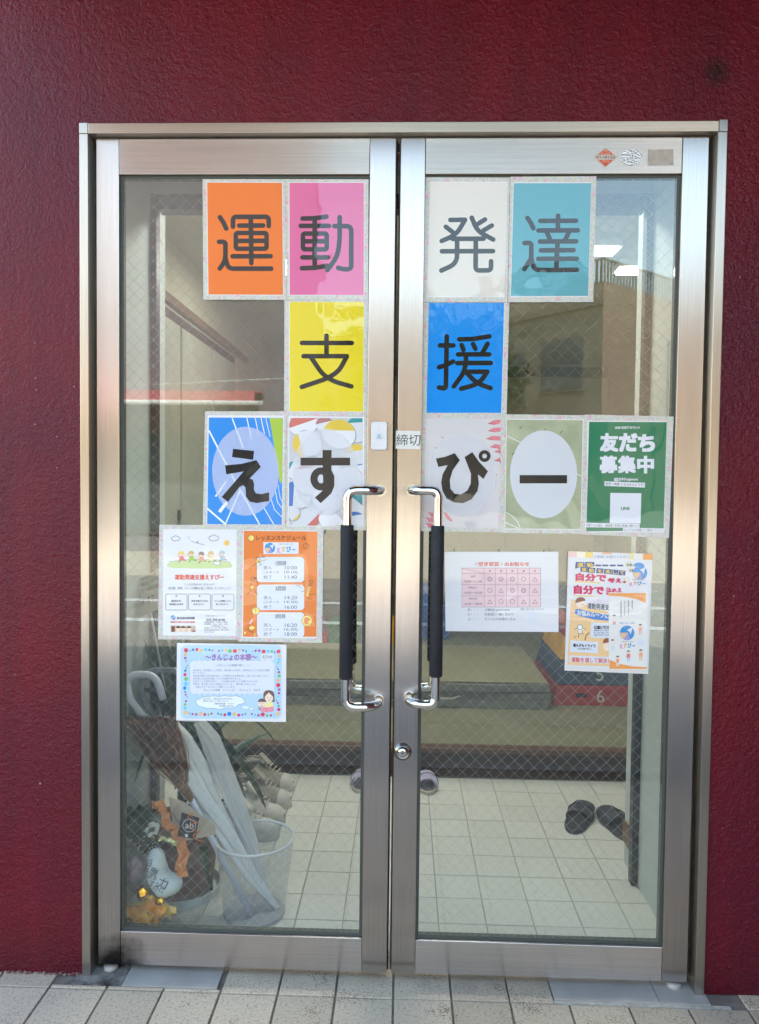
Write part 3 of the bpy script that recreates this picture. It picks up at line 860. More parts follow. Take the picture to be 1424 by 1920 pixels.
# doorbell button
def rrect2(x0, y0, x1, y1, r, seg=5):
    out = []
    for (cx, cy, a0) in ((x1 - r, y1 - r, 0), (x0 + r, y1 - r, 90), (x0 + r, y0 + r, 180), (x1 - r, y0 + r, 270)):
        for k in range(seg + 1):
            a = math.radians(a0 + 90 * k / seg)
            out.append((cx + r * math.cos(a), cy + r * math.sin(a)))
    return out
a = on_y(696.5, 844, 0); b = on_y(727, 791.5, 0)
def wall_prism(outline, y0, y1):
    n = len(outline)
    v = [(x, y0, z) for x, z in outline] + [(x, y1, z) for x, z in outline]
    return MB().add(v, [tuple(range(n)), tuple(range(n, 2 * n))[::-1]] + [(i, n + i, n + (i + 1) % n, (i + 1) % n) for i in range(n)])
bell = thing('doorbell', 'white plastic wireless doorbell button with a bell symbol', 'doorbell', (a.x, 0, a.z))
obj('case', wall_prism(rrect2(a.x, a.z, b.x, b.z, 0.007), -0.013, -0.0004), pbr('white_plastic', (226, 226, 230), 0.35), bell, bevel=0.0022, smooth=False)
cx_, cz_ = on_y(711, 817, -0.013).x, on_y(711, 818, -0.013).z
M_BELLLINE = pbr('bell_print', (120, 160, 186), 0.5)
def ring_y(cx, cz, r0, r1, y, seg=32):
    m = MB()
    for k in range(seg):
        a_ = 2 * math.pi * k / seg
        m.v += [(cx + r0 * math.cos(a_), y, cz + r0 * math.sin(a_)), (cx + r1 * math.cos(a_), y, cz + r1 * math.sin(a_))]
    m.f = [(2 * k, 2 * k + 1, 2 * ((k + 1) % seg) + 1, 2 * ((k + 1) % seg)) for k in range(seg)]
    return m
obj('button_ring', ring_y(cx_, cz_, 0.0112, 0.0118, -0.0133), pbr('faint_ring', (196, 200, 206), 0.5), bell)
bs = []
for (u, v) in ((-5.2, -5.0), (-4.2, -3.6), (-4.0, 0.5), (-2.8, 3.6), (-0.8, 4.8), (0.8, 4.8), (2.8, 3.6), (4.0, 0.5), (4.2, -3.6), (5.2, -5.0)):
    bs.append((cx_ + u * 0.00125, cz_ + v * 0.00125))
obj('bell_symbol', wall_prism(bs, -0.01335, -0.0130), pbr('bell_fill', (176, 204, 220), 0.5), bell)
bl = MB()
for i in range(len(bs)):
    (xa, za), (xb, zb) = bs[i], bs[(i + 1) % len(bs)]
    bl.tube([(xa, -0.0136, za), (xb, -0.0136, zb)], 0.00032, 5)
obj('bell_outline', bl, M_BELLLINE, bell)
obj('indicator', MB().lathe([(0.0, 0.0003), (0.0009, 0.0003), (0.0009, 0)], (0, 0, 0), 10), M_BLACK, bell)
q = on_y(711, 804, -0.0131); o = bell.children[-1]; o.rotation_euler.x = math.radians(90); o.location = (q.x, -0.0131, q.z)

# ================================================================ sheets on the glass
YP = 0.0093
class Sheet:
    """one laminated sheet; everything is traced in pixels of the photograph and laid on the glass plane"""
    def __init__(s, name, label, cat, quad, mat, zoom=None, group=None, y=YP, thick=0.0007):
        s.y = y
        s.L = {}
        s.n = 0
        s.z = zoom
        v = [on_y(px, py, y) for (px, py) in quad]
        v = [(p.x, y, p.z) for p in v] + [(p.x, y + thick, p.z) for p in v]
        m = MB().add(v, [(0, 1, 2, 3), (7, 6, 5, 4), (0, 4, 5, 1), (1, 5, 6, 2), (2, 6, 7, 3), (3, 7, 4, 0)])
        s.o = tag(obj(name, m, mat), label, cat, group)
    def px(s, p):
        return (s.z[0] + p[0] / s.z[2], s.z[1] + p[1] / s.z[2]) if s.z else p
    def w(s, p, layer):
        q = s.px(p)
        d = s.y - layer * 0.00018
        r = on_y(q[0], q[1], d)
        return (r.x, d, r.z)
    def bucket(s, mat, name):
        return s.L.setdefault((name, mat.name), (MB(), mat))[0]
    def poly(s, mat, pts, layer=1, name='print'):
        s.n += 1
        lay = layer + (s.n % 14) * s.jit
        s.bucket(mat, name).add([s.w(p, lay) for p in pts], [tuple(range(len(pts)))])
    def rect(s, mat, x0, y0, x1, y1, layer=1, name='print'):
        s.poly(mat, [(x0, y0), (x1, y0), (x1, y1), (x0, y1)], layer, name)
    def rrect(s, mat, x0, y0, x1, y1, r, layer=1, name='print'):
        s.poly(mat, rrect2(x0, y0, x1, y1, r), layer, name)
    def ell(s, mat, cx, cy, rx, ry=None, layer=1, name='print', a0=0, a1=360, n=36, rot=0):
        ry = ry or rx
        pts = []
        full = a1 - a0 >= 360
        for k in range(n if full else n + 1):
            a = math.radians(a0 + (a1 - a0) * k / n)
            u, v = rx * math.cos(a), ry * math.sin(a)
            c, d = math.cos(math.radians(rot)), math.sin(math.radians(rot))
            pts.append((cx + u * c - v * d, cy + u * d + v * c))
        s.poly(mat, pts, layer, name)
    def ring(s, mat, cx, cy, r0, r1, layer=1, name='print', ry=1.0, n=36, icx=0, icy=0, iry=None):
        s.n += 1
        lay = layer + (s.n % 14) * s.jit
        iry = iry or ry
        v = []
        for k in range(n):
            a = 2 * math.pi * k / n
            v.append(s.w((cx + icx + r0 * math.cos(a), cy + icy + r0 * iry * math.sin(a)), lay)); v.append(s.w((cx + r1 * math.cos(a), cy + r1 * ry * math.sin(a)), lay))
        s.bucket(mat, name).add(v, [(2 * k, 2 * k + 1, 2 * ((k + 1) % n) + 1, 2 * ((k + 1) % n)) for k in range(n)])
    def stroke(s, mat, pts, wd, layer=1, name='print', closed=False, caps=True, soft=0):
        if soft and len(pts) > 2:
            if closed:
                mid = ((pts[0][0] + pts[-1][0]) / 2, (pts[0][1] + pts[-1][1]) / 2)
                pts = [mid] + list(pts) + [mid]
            pts = [(p.x, p.y) for p in rounded([(x, y, 0) for x, y in pts], soft, 5)]
            if closed:
                pts = pts[:-1]
        P = [Vector(p) for p in pts]
        n = len(P); h = wd / 2
        lf, rt = [], []
        for i in range(n):
            a = P[i - 1] if (i > 0 or closed) else P[i]; b = P[(i + 1) % n] if (i < n - 1 or closed) else P[i]
            t1 = (P[i] - a); t2 = (b - P[i])
            t1 = t1.normalized() if t1.length > 1e-6 else t2.normalized(); t2 = t2.normalized() if t2.length > 1e-6 else t1
            t = (t1 + t2); t = t.normalized() if t.length > 1e-6 else t1
            nn = Vector((-t.y, t.x)); k = h / max(0.5, nn.dot(Vector((-t1.y, t1.x))))
            lf.append(P[i] + nn * k); rt.append(P[i] - nn * k)
        if closed:
            s.n += 1
            lay = layer + (s.n % 14) * s.jit
            v = [s.w(q, lay) for i in range(n) for q in (lf[i], rt[i])]
            s.bucket(mat, name).add(v, [(2 * i, 2 * i + 1, 2 * ((i + 1) % n) + 1, 2 * ((i + 1) % n)) for i in range(n)])
            return
        out = list(lf)
        if caps:
            for (c, e) in ((P[-1], -1), (P[0], 0)):
                if e == -1:
                    st_, en = lf[-1], rt[-1]
                    a0 = math.atan2((st_ - c).y, (st_ - c).x)
                    for k in range(1, 8):
                        a_ = a0 - math.pi * k / 8
                        out.append(c + Vector((math.cos(a_), math.sin(a_))) * h)
                    out += rt[::-1]
                else:
                    a0 = math.atan2((rt[0] - c).y, (rt[0] - c).x)
                    for k in range(1, 8):
                        a_ = a0 - math.pi * k / 8
                        out.append(c + Vector((math.cos(a_), math.sin(a_))) * h)
        else:
            out += rt[::-1]
        s.poly(mat, [(q.x, q.y) for q in out], layer, name)
    def text(s, mat, txt, x0, y0, x1, y1, layer=2, bold=0.0, tilt=0.0, keep=False, spacing=1.0, name='lettering'):
        """lettering stretched into the box; tilt = drop in y over the width"""
        v, f, (a, b, c, d) = text_geo(txt, 0.0, spacing)
        if not v:
            return
        e = bold * 1.1
        a, b, c, d = a - e, b - e, c + e, d + e
        sx = (x1 - x0) / max(1e-6, c - a); sy = (y1 - y0) / max(1e-6, d - b)
        # heavier weights are the outline printed again a hair to each side
        sh = [(0, 0)] if bold < 0.012 else [(-e, -e), (e, -e), (-e, e), (e, e)] + ([(0, 0), (-e, 0), (e, 0), (0, e), (0, -e)] if bold > 0.035 else [])
        for k, (du, dv) in enumerate(sh):
            out = [s.w((x0 + (p[0] + du - a) * sx, y1 - (p[1] + dv - b) * sy + tilt * (p[0] - a) / max(1e-6, c - a)), layer + k * 0.06) for p in v]
            s.bucket(mat, name).add(out, f)
    count = 0
    jit = 0.012
    def frame(s, mat, outer, inner, layer=0.6, name='tape_border'):
        Sheet.count += 1
        layer = 0.35 + 0.045 * Sheet.count
        v = [s.w(p, layer) for p in outer] + [s.w(p, layer) for p in inner]
        s.bucket(mat, name).add(v, [(i, (i + 1) % 4, 4 + (i + 1) % 4, 4 + i) for i in range(4)])
    def build(s):
        for (name, mn), (mb, mat) in s.L.items():
            me = bpy.data.meshes.new(name)
            me.from_pydata(mb.v, [], mb.f)
            me.materials.append(mat)
            o = bpy.data.objects.new(name, me)
            # all faces look out to the street
            bm = bmesh.new(); bm.from_mesh(me)
            bad = [f for f in bm.faces if f.normal.y > 0]
            if bad:
                bmesh.ops.reverse_faces(bm, faces=bad)
            bm.to_mesh(me); bm.free()
            link(o, s.o)
            if len(mb.f) > 1 and name not in ('tape_border', 'colour_panel', 'oval'):
                o['kind'] = 'stuff'
        return s.o

def tape_mat():
    m = pbr('printed_tape', (222, 220, 214), 0.35, coat=0.6)
    n, l, b = nodes(m)
    ge = n.new('ShaderNodeNewGeometry')
    def vor(sc, feat='F1'):
        v = n.new('ShaderNodeTexVoronoi'); v.inputs['Scale'].default_value = sc; v.feature = feat
        l.new(ge.outputs['Position'], v.inputs['Vector'])
        return v
    a = vor(260)
    hs = n.new('ShaderNodeHueSaturation'); hs.inputs['Saturation'].default_value = 0.9; hs.inputs['Value'].default_value = 1.0
    l.new(a.outputs['Color'], hs.inputs['Color'])
    mx = n.new('ShaderNodeMix'); mx.data_type = 'RGBA'; mx.inputs['Factor'].default_value = 0.24
    mx.inputs['A'].default_value = lin((206, 206, 196)); l.new(hs.outputs[0], mx.inputs['B'])
    r_ = vor(48)
    rp = ramp(m, r_.outputs['Distance'], [(0.10, (0, 0, 0, 1)), (0.13, (1, 1, 1, 1)), (0.20, (1, 1, 1, 1)), (0.23, (0, 0, 0, 1))])
    m2 = n.new('ShaderNodeMix'); m2.data_type = 'RGBA'; m2.inputs['B'].default_value = lin((232, 150, 190))
    l.new(rp.outputs[0], m2.inputs['Factor']); l.new(mx.outputs['Result'], m2.inputs['A'])
    l.new(m2.outputs['Result'], b.inputs['Base Color'])
    return m
M_TAPE = tape_mat()
WHITE = paper('white', (232, 232, 234))
INK = paper('ink', (24, 19, 21))
GREYINK = paper('grey_ink', (96, 96, 104))
RED = paper('red', (226, 92, 70))
def inset(q, d):
    cx = sum(p[0] for p in q) / 4; cy = sum(p[1] for p in q) / 4
    return [(p[0] + (d if p[0] < cx else -d), p[1] + (d if p[1] < cy else -d)) for p in q]

# ---- six big kanji in rounded strokes, zoom coordinates at 8.9x
KANJI = {
 '運': ((380, 380), [([(290, 240), (350, 328), (395, 430)], 0), ([(508, 398), (508, 234), (1105, 232), (1105, 386)], 60), ([(612, 380), (1010, 378)], 0), ('box', 555, 503, 1069, 766), ([(560, 635), (1060, 633)], 0), ([(806, 240), (815, 1005)], 0), ([(503, 892), (1137, 890)], 0), ([(276, 650), (382, 650), (382, 915), (350, 1010), (288, 1095)], 50), ([(384, 930), (430, 1098), (640, 1098), (1145, 1098)], 170)]),
 '動': ((535, 380), [([(290, 262), (480, 258), (690, 230)], 60), ([(260, 383), (730, 385)], 0), ('box', 297, 512, 695, 776), ([(300, 642), (690, 640)], 0), ([(493, 255), (493, 1062)], 0), ([(287, 910), (710, 910)], 0), ([(280, 1092), (520, 1082), (705, 1050)], 60), ([(822, 388), (1103, 388), (1103, 1110), (960, 1105), (885, 1084)], 85), ([(910, 240), (910, 640), (870, 900), (705, 1120)], 150)]),
 '発': ((800, 380), [([(400, 285), (645, 283)], 0), ([(645, 283), (500, 530), (255, 637)], 130), ([(325, 400), (440, 490)], 0), ([(757, 248), (850, 470), (1115, 612)], 150), ([(978, 278), (848, 358)], 0), ([(1092, 378), (950, 462)], 0), ([(435, 600), (955, 598)], 0), ([(258, 808), (1112, 805)], 0), ([(512, 600), (512, 1010), (250, 1130)], 170), ([(825, 600), (820, 1127), (1078, 1128), (1080, 975)], 60)]),
 '達': ((955, 380), [([(307, 252), (365, 335), (405, 425)], 0), ([(523, 300), (1120, 298)], 0), ([(820, 215), (815, 460)], 0), ([(492, 461), (1146, 459)], 0), ([(632, 490), (690, 625)], 0), ([(1000, 485), (935, 625)], 0), ([(516, 645), (1120, 641)], 0), ([(532, 792), (1076, 789)], 0), ([(487, 934), (1130, 933)], 0), ([(810, 645), (790, 1100)], 0), ([(258, 670), (374, 668), (370, 930), (255, 1107)], 50), ([(374, 930), (420, 1120), (620, 1122), (1132, 1118)], 170)]),
 '支': ((535, 600), [([(280, 380), (1112, 381)], 0), ([(690, 262), (690, 600)], 0), ([(308, 602), (1030, 602)], 0), ([(1030, 604), (900, 850), (700, 975), (278, 1116)], 130), ([(432, 622), (620, 900), (800, 1020), (1105, 1106)], 130)]),
 '援': ((795, 600), [([(270, 423), (494, 422)], 0), ([(385, 270), (368, 1150), (255, 1125)], 70), ([(256, 786), (380, 748), (490, 690)], 0), ([(592, 320), (820, 315), (1096, 272)], 60), ([(633, 415), (664, 495)], 0), ([(824, 400), (862, 478)], 0), ([(1065, 395), (980, 545)], 0), ([(572, 572), (1094, 572)], 0), ([(562, 717), (1120, 715)], 0), ([(708, 585), (690, 850), (503, 1105)], 160), ([(722, 862), (1062, 862)], 0), ([(1062, 862), (960, 1010), (850, 1085), (625, 1145)], 90), ([(715, 880), (880, 1050), (1115, 1136)], 130)]),
}
big = 'large single-character signs on the doors'
def kanji_sheet(ch, label, panel, sheet, outer, color):
    s = Sheet('poster', label, 'poster', sheet, WHITE, group=None)
    s.frame(M_TAPE, outer, inset(sheet, 3.4))
    s.poly(paper('panel_' + ch, color), panel, 1.2, 'colour_panel')
    (ox, oy), st_ = KANJI[ch]
    s.z = (ox, oy, 8.9)
    for i, q in enumerate(st_):
        if q[0] == 'box':
            _, x0, y0, x1, y1 = q
            s.stroke(INK, [(x0, y0), (x1, y0), (x1, y1), (x0, y1)], 76, 2.2 + 0.1 * i, 'lettering', closed=True, soft=40)
        else:
            s.stroke(INK, q[0], 78, 2.2 + 0.1 * i, 'lettering', soft=q[1])
    s.build()
kanji_sheet('運', 'orange sheet with black kanji 運', [(388.6, 342), (529, 342.5), (531, 552.5), (391, 551.8)], [(384, 338), (533.5, 338), (535, 557), (386, 556)], [(380, 335.5), (535.6, 335.5), (537.5, 562), (381.5, 561.5)], (238, 118, 14))
kanji_sheet('動', 'pink sheet with black kanji 動', [(543, 342.5), (682.5, 342.5), (682.5, 553), (543.5, 552.5)], [(538, 338), (687, 338), (687, 557), (538.5, 557)], [(536, 335.5), (691.5, 336), (691, 562), (538, 562)], (222, 104, 160))
kanji_sheet('支', 'yellow sheet with black kanji 支', [(543.5, 566), (682.5, 566), (681.5, 771.5), (543.5, 771)], [(538.5, 563.5), (686.5, 563.5), (686, 775.5), (538.5, 775)], [(533.5, 562.5), (691, 562.5), (690.5, 780), (533, 780)], (232, 212, 34))
kanji_sheet('発', 'white sheet with black kanji 発', [(807, 342), (951.5, 342), (946.5, 555), (801.5, 555)], [(803.5, 337), (956, 337), (950, 560.5), (798.5, 560.5)], [(798.5, 332), (956.6, 332.5), (952, 566), (793, 566)], (226, 222, 214))
kanji_sheet('達', 'light teal sheet with black kanji 達', [(964, 343), (1109, 343), (1103.5, 554.5), (958.5, 555)], [(959.5, 337.5), (1112.5, 338), (1108, 560), (954, 560.5)], [(957.5, 331), (1119, 330), (1113, 566), (953, 566.5)], (88, 170, 188))
kanji_sheet('援', 'bright blue sheet with black kanji 援', [(804.5, 567.5), (946, 567.5), (940.5, 774), (800, 774)], [(801, 567), (950.5, 567), (945, 778), (796, 777.5)], [(792.6, 566.8), (955.5, 566.8), (950.5, 781.5), (789, 781)], (6, 144, 236))

# ---- four kana over sports pictures, zoom coordinates at 4.315x
VEIL = see_through('white_veil', (240, 242, 248), 0.46)
VEIL2 = see_through('white_veil_strong', (232, 236, 244), 0.82)
WLINE = paper('line_white', (244, 246, 248))
S = Sheet('poster', 'blue sports-court sheet with hiragana え', 'poster', [(387, 774.5), (534.5, 776), (533, 986.5), (384.5, 985.5)], WHITE)
S.frame(M_TAPE, [(384.5, 771), (537, 771), (535.5, 990), (380.5, 989)], [(389.5, 778.5), (532.5, 779), (530, 984), (387, 983)])
S.z = (370, 770, 4.315)
S.poly(paper('court_blue', (46, 142, 226)), [(95, 55), (695, 58), (685, 922), (80, 918)], 1.2, 'picture')
S.poly(paper('court_green', (166, 196, 60)), [(585, 60), (693, 60), (690, 560), (672, 600), (640, 400), (608, 190)], 2, 'picture')
for (pts, wd) in (([(95, 160), (300, 560)], 12), ([(300, 560), (505, 920)], 10), ([(283, 60), (372, 300)], 10), ([(402, 60), (440, 230)], 8), ([(470, 60), (500, 210)], 6), ([(517, 60), (545, 190)], 6), ([(555, 60), (590, 210)], 5), ([(80, 790), (228, 918)], 14), ([(228, 918), (350, 640)], 10), ([(180, 820), (240, 740)], 26), ([(148, 695), (235, 570)], 12), ([(530, 770), (620, 920)], 6), ([(600, 720), (625, 800), (685, 860)], 5), ([(630, 640), (650, 740), (688, 790)], 5), ([(655, 600), (670, 700), (690, 740)], 4)):
    S.stroke(WLINE, pts, wd, 2.6, 'picture', caps=False)
S.ell(VEIL, 392, 490, 271, 360, 4.0, 'oval', n=56)
S.poly(INK, [(290, 308), (460, 325), (453, 397), (282, 375)], 5, 'lettering')
S.poly(INK, [(225, 442), (355, 430), (480, 400), (515, 455), (425, 548), (450, 558), (460, 595), (458, 640), (475, 668), (520, 675), (582, 660), (582, 732), (480, 747), (425, 737), (395, 695), (390, 620), (370, 603), (342, 618), (250, 738), (198, 698), (375, 492), (235, 515)], 5, 'lettering')
S.build()

S = Sheet('poster', 'sheet with striped beach balls and hiragana す', 'poster', [(539, 776), (687, 777), (687, 990.5), (537.5, 989.5)], WHITE)
S.frame(M_TAPE, [(537.5, 771), (691, 781), (689.5, 994.5), (536, 992)], [(541.5, 780), (683.5, 780.5), (682, 987.5), (540, 986.5)])
S.z = (370, 770, 4.315)
S.poly(paper('ball_grey', (196, 198, 204)), [(748, 57), (1340, 60), (1335, 935), (740, 928)], 1.2, 'picture')
bc = {'r': (206, 110, 98), 'y': (226, 196, 74), 'b': (66, 116, 190), 't': (40, 146, 150), 'w': (226, 228, 234), 'p': (176, 120, 120)}
clipx = (744, 1337); clipy = (60, 930)
def clip_ell(cx, cy, rx, ry, a0, a1, rot):
    pts = []
    n = 30
    full = a1 - a0 >= 360
    for k in range(n + (0 if full else 1)):
        a_ = math.radians(a0 + (a1 - a0) * k / n)
        u, v = rx * math.cos(a_), ry * math.sin(a_)
        c, d = math.cos(math.radians(rot)), math.sin(math.radians(rot))
        pts.append((min(max(cx + u * c - v * d, clipx[0]), clipx[1]), min(max(cy + u * d + v * c, clipy[0]), clipy[1])))
    return pts
balls = [(860, 110, 118, 92, 170, 'r', -15), (1030, 110, 70, 60, 150, 'p', 0), (1300, 150, 100, 110, 120, 't', 30), (1150, 190, 132, 118, 150, 'y', 15), (890, 270, 115, 118, 130, 'y', -80), (1290, 360, 90, 90, 140, 'y', 10), (1300, 520, 80, 110, 60, 'b', 60), (780, 480, 60, 70, 90, 't', 0), (810, 680, 110, 120, 150, 'b', -70), (1010, 480, 170, 110, 70, 't', 20), (1230, 560, 110, 110, 40, 'b', 40), (900, 560, 130, 120, 80, 'p', 40), (1060, 700, 130, 120, 60, 'b', 30), (1260, 760, 130, 110, 120, 't', 60), (890, 880, 130, 80, 110, 'r', 150), (1080, 890, 100, 70, 60, 'y', 200), (1290, 890, 90, 70, 110, 'b', 20), (770, 830, 60, 60, 90, 'y', 180)]
S.jit = 0.0
for i, (cx, cy, rx, ry, sec, col, rot) in enumerate(balls):
    S.poly(paper('ball_rim', (150, 150, 158)), clip_ell(cx + 5, cy + 5, rx + 3, ry + 3, 0, 360, rot), 1.6 + i * 0.08, 'picture')
    S.poly(paper('ball_w' + str(i % 3), (226 - 6 * (i % 3), 228 - 6 * (i % 3), 234 - 6 * (i % 3))), clip_ell(cx, cy, rx, ry, 0, 360, rot), 1.62 + i * 0.08, 'picture')
    if sec:
        S.poly(paper('ball_' + col, bc[col]), clip_ell(cx, cy, rx, ry, 180, 180 + sec, rot), 1.64 + i * 0.08, 'picture')
        oc = 'b' if col in 'yr' else 'y'
        S.poly(paper('ball_' + oc, bc[oc]), clip_ell(cx, cy, rx, ry, 180 + sec + 8, min(350, 180 + sec + 50), rot), 1.66 + i * 0.08, 'picture')
S.jit = 0.012
S.ell(VEIL, 1038, 497, 265, 352, 5.5, 'oval', n=56)
S.rect(INK, 836, 380, 1238, 443, 6, 'lettering')
S.poly(INK, [(1015, 318), (1088, 318), (1086, 480), (1110, 530), (1110, 610), (1085, 670), (1000, 748), (952, 703), (1010, 652), (1022, 632), (1015, 450)], 6.4, 'lettering')
S.ring(INK, 1002, 552, 27, 86, 6.8, 'lettering', ry=1.09, iry=1.35)
S.build()

S = Sheet('poster', 'pale baseball sheet with pink stitches and hiragana ぴ', 'poster', [(795, 782), (942.5, 783.5), (937.5, 992.5), (791.5, 990.5)], paper('ball_leather', (216, 212, 214)))
S.frame(M_TAPE, [(789, 778), (948, 779), (942.5, 998), (786.5, 996)], [(798.5, 784), (940, 785), (935, 989.5), (795.5, 988)])
S.z = (780, 770, 4.315)
PK = paper('stitch_pink', (222, 132, 142)); PK2 = paper('stitch_dark', (196, 96, 108))
for i, (x, y) in enumerate(((588, 100), (590, 160), (575, 225), (605, 290), (640, 330), (640, 400))):
    S.poly(PK, [(x, y), (x + 40, y - 22), (686, y - 30 + i * 6), (686, y + 2 + i * 8), (x + 50, y + 14)], 1.5, 'picture')
    S.stroke(PK2, [(x, y + 2), (x + 45, y + 10)], 7, 1.9, 'picture')
for (x, y, a) in ((100, 820, 20), (78, 860, 12), (75, 905, 4)):
    S.poly(PK, [(x, y), (x + 60, y + 10), (x + 75, y + 40), (x + 30, y + 45)], 1.5, 'picture')
S.poly(PK, [(225, 820), (245, 825), (298, 890), (285, 900), (250, 875)], 1.5, 'picture')
DOT = paper('leather_mark', (176, 172, 178))
for (x, y) in ((215, 215), (425, 483), (315, 603), (372, 545), (590, 598), (650, 520), (545, 290), (468, 720), (160, 300), (520, 650)):
    S.ell(DOT, x, y, 9, 7, 1.4, 'picture', n=10)
S.ell(VEIL, 380, 520, 270, 337, 2.6, 'oval', n=56)
S.poly(INK, [(163, 387), (240, 372), (315, 343), (357, 400), (300, 480), (276, 560), (280, 630), (315, 672), (365, 678), (418, 645), (445, 590), (447, 510), (395, 375), (458, 335), (510, 410), (585, 490), (548, 553), (503, 515), (511, 590), (500, 650), (450, 718), (385, 747), (310, 742), (250, 710), (217, 650), (206, 580), (217, 515), (258, 440), (183, 455)], 4, 'lettering')
S.ring(INK, 557, 367, 19, 48, 4, 'lettering')
S.build()

S = Sheet('poster', 'pale green court sheet with long-vowel bar ー', 'poster', [(947, 780.5), (1098, 782), (1093, 997), (943.5, 995.5)], WHITE)
S.frame(M_TAPE, [(944, 776.5), (1102, 778.5), (1097, 1001), (941, 999.5)], [(949.8, 785), (1095, 786.5), (1090.5, 993.5), (946.8, 992)])
S.z = (780, 770, 4.315)
cg = paper('clay_green', (172, 180, 148))
n_, l_, b_ = nodes(cg)
tt = noise(cg, 9, 4)
rr_ = ramp(cg, tt.outputs[0], [(0.4, lin((162, 170, 138))), (0.6, lin((184, 190, 160)))]); l_.new(rr_.outputs[0], b_.inputs['Base Color'])
S.poly(cg, [(738, 72), (1352, 77), (1335, 958), (725, 953)], 1.2, 'picture')
S.stroke(WLINE, [(740, 205), (860, 262), (1340, 530)], 5, 1.8, 'picture')
S.stroke(WLINE, [(728, 822), (780, 850), (830, 905), (845, 950)], 5, 1.8, 'picture', soft=40)
S.stroke(WLINE, [(726, 905), (830, 950)], 5, 1.8, 'picture')
S.stroke(paper('scratch', (110, 118, 96)), [(790, 350), (830, 290), (900, 210), (970, 170)], 4, 1.8, 'picture', soft=40)
BIRD = paper('bird', (70, 76, 66))
for (x, y) in ((850, 135), (1040, 155), (1178, 172), (790, 345)):
    S.stroke(BIRD, [(x - 8, y + 12), (x, y), (x + 10, y - 8)], 5, 2, 'picture')
S.ell(VEIL2, 1035, 515, 272, 356, 2.6, 'oval', n=56)
S.rect(INK, 841, 521, 1225, 588, 4, 'lettering')
S.build()

# ---- green messenger-account sheet, zoom 7.12x from (1080,770)
S = Sheet('poster', 'green sheet reading LINE 公式アカウント 友だち募集中 in white', 'poster', [(1100.5, 786), (1255, 786.5), (1249, 1001), (1097, 1000.5)], WHITE)
S.frame(M_TAPE, [(1097, 777), (1264, 781), (1255, 1009), (1090, 1002)], [(1102, 788.5), (1251.5, 789), (1246, 998.5), (1099.5, 998)])
S.z = (1080, 770, 7.12)
S.poly(paper('line_green', (0, 122, 84)), [(180, 148), (1218, 152), (1175, 1600), (142, 1612)], 1.2, 'colour_panel')
LW = paper('pale_white', (226, 230, 240))
S.text(LW, 'LINE 公式アカウント', 527, 205, 862, 244, 2.4, 0.03)
for ch, x0, y0, x1, y1 in (('友', 325, 298, 572, 548), ('だ', 578, 298, 828, 548), ('ち', 832, 312, 1060, 548), ('募', 318, 600, 560, 835), ('集', 565, 600, 805, 835), ('中', 820, 602, 1048, 838)):
    S.text(LW, ch, x0, y0, x1, y1, 2.4, 0.045)
S.text(LW, '@597ojmvn', 512, 895, 832, 945, 2.4, 0.025)
S.poly(LW, [(386, 942), (928, 962), (925, 1026), (384, 1004)], 2, 'strip')
S.text(INK, '見学・体験 こちらからどうぞ！', 398, 955, 915, 992, 3, 0.0, tilt=16)
S.poly(LW, [(464, 1097), (877, 1103), (867, 1506), (455, 1500)], 2, 'blank_card')
S.text(paper('line_green', 0), 'LINE', 605, 1285, 722, 1325, 3, 0.03)
S.poly(LW, [(128, 1498), (857, 1510), (853, 1566), (125, 1556)], 2.2, 'strip')
S.text(INK, '子育てのお悩み・相談等ご利用の有無に関わらず', 134, 1512, 848, 1550, 3.2, 0.0, tilt=8)
S.poly(LW, [(632, 1566), (1186, 1572), (1183, 1624), (630, 1618)], 2.2, 'strip')
S.text(GREYINK, 'なんでもお気軽にご連絡ください！', 640, 1576, 1170, 1612, 3.2, 0.0, tilt=4)
S.build()

# ---- flyer with running children, zoom 8.347x from (290,980)
S = Sheet('flyer', 'white flyer with a drawing of children running over a green hill', 'flyer', [(302.5, 988.5), (447.5, 990), (445.5, 1196), (302, 1195)], WHITE)
S.frame(M_TAPE, [(299, 983.6), (449.5, 985), (448.5, 1199.5), (296.6, 1199)], [(306, 992), (444, 993), (442.5, 1192.5), (305.5, 1191.5)])
S.z = (290, 980, 8.347)
LINEC = paper('sketch_line', (120, 124, 132)); GRASS = paper('hill_green', (196, 214, 152)); SKIN = paper('skin_print', (244, 214, 190))
def cloud(x, y, k):
    pts = [(-70, 10), (-60, -20), (-25, -25), (0, -45), (35, -25), (62, -15), (70, 10), (40, 35), (0, 42), (-40, 38)]
    S.stroke(LINEC, [(x + u * k, y + v * k) for u, v in pts], 8, 1.6, 'picture', closed=True, soft=14)
cloud(330, 245, 1.0); cloud(928, 238, 1.15)
S.stroke(LINEC, [(575, 288), (640, 320), (690, 310), (668, 285), (650, 310), (700, 330), (782, 348)], 7, 1.6, 'picture', soft=18)
S.poly(paper('plane_fill', (214, 218, 224)), [(505, 205), (568, 220), (545, 240), (565, 268), (540, 265), (512, 270), (528, 240)], 1.6, 'picture')
S.ell(paper('sun_print', (240, 196, 92)), 1130, 318, 42, 42, 1.8, 'picture')
for k in range(10):
    a_ = k * math.pi / 5
    S.stroke(paper('sun_print', 0), [(1130 + 50 * math.cos(a_), 318 + 50 * math.sin(a_)), (1130 + 60 * math.cos(a_), 318 + 60 * math.sin(a_))], 6, 1.6, 'picture')
S.poly(GRASS, [(195, 650), (240, 615), (420, 585), (700, 575), (1000, 590), (1180, 625), (1215, 660), (1210, 700), (1050, 715), (700, 718), (330, 712), (200, 690)], 1.3, 'picture')
S.stroke(LINEC, [(225, 612), (420, 580), (700, 572), (1000, 585), (1190, 622)], 5, 1.7, 'picture', soft=60)
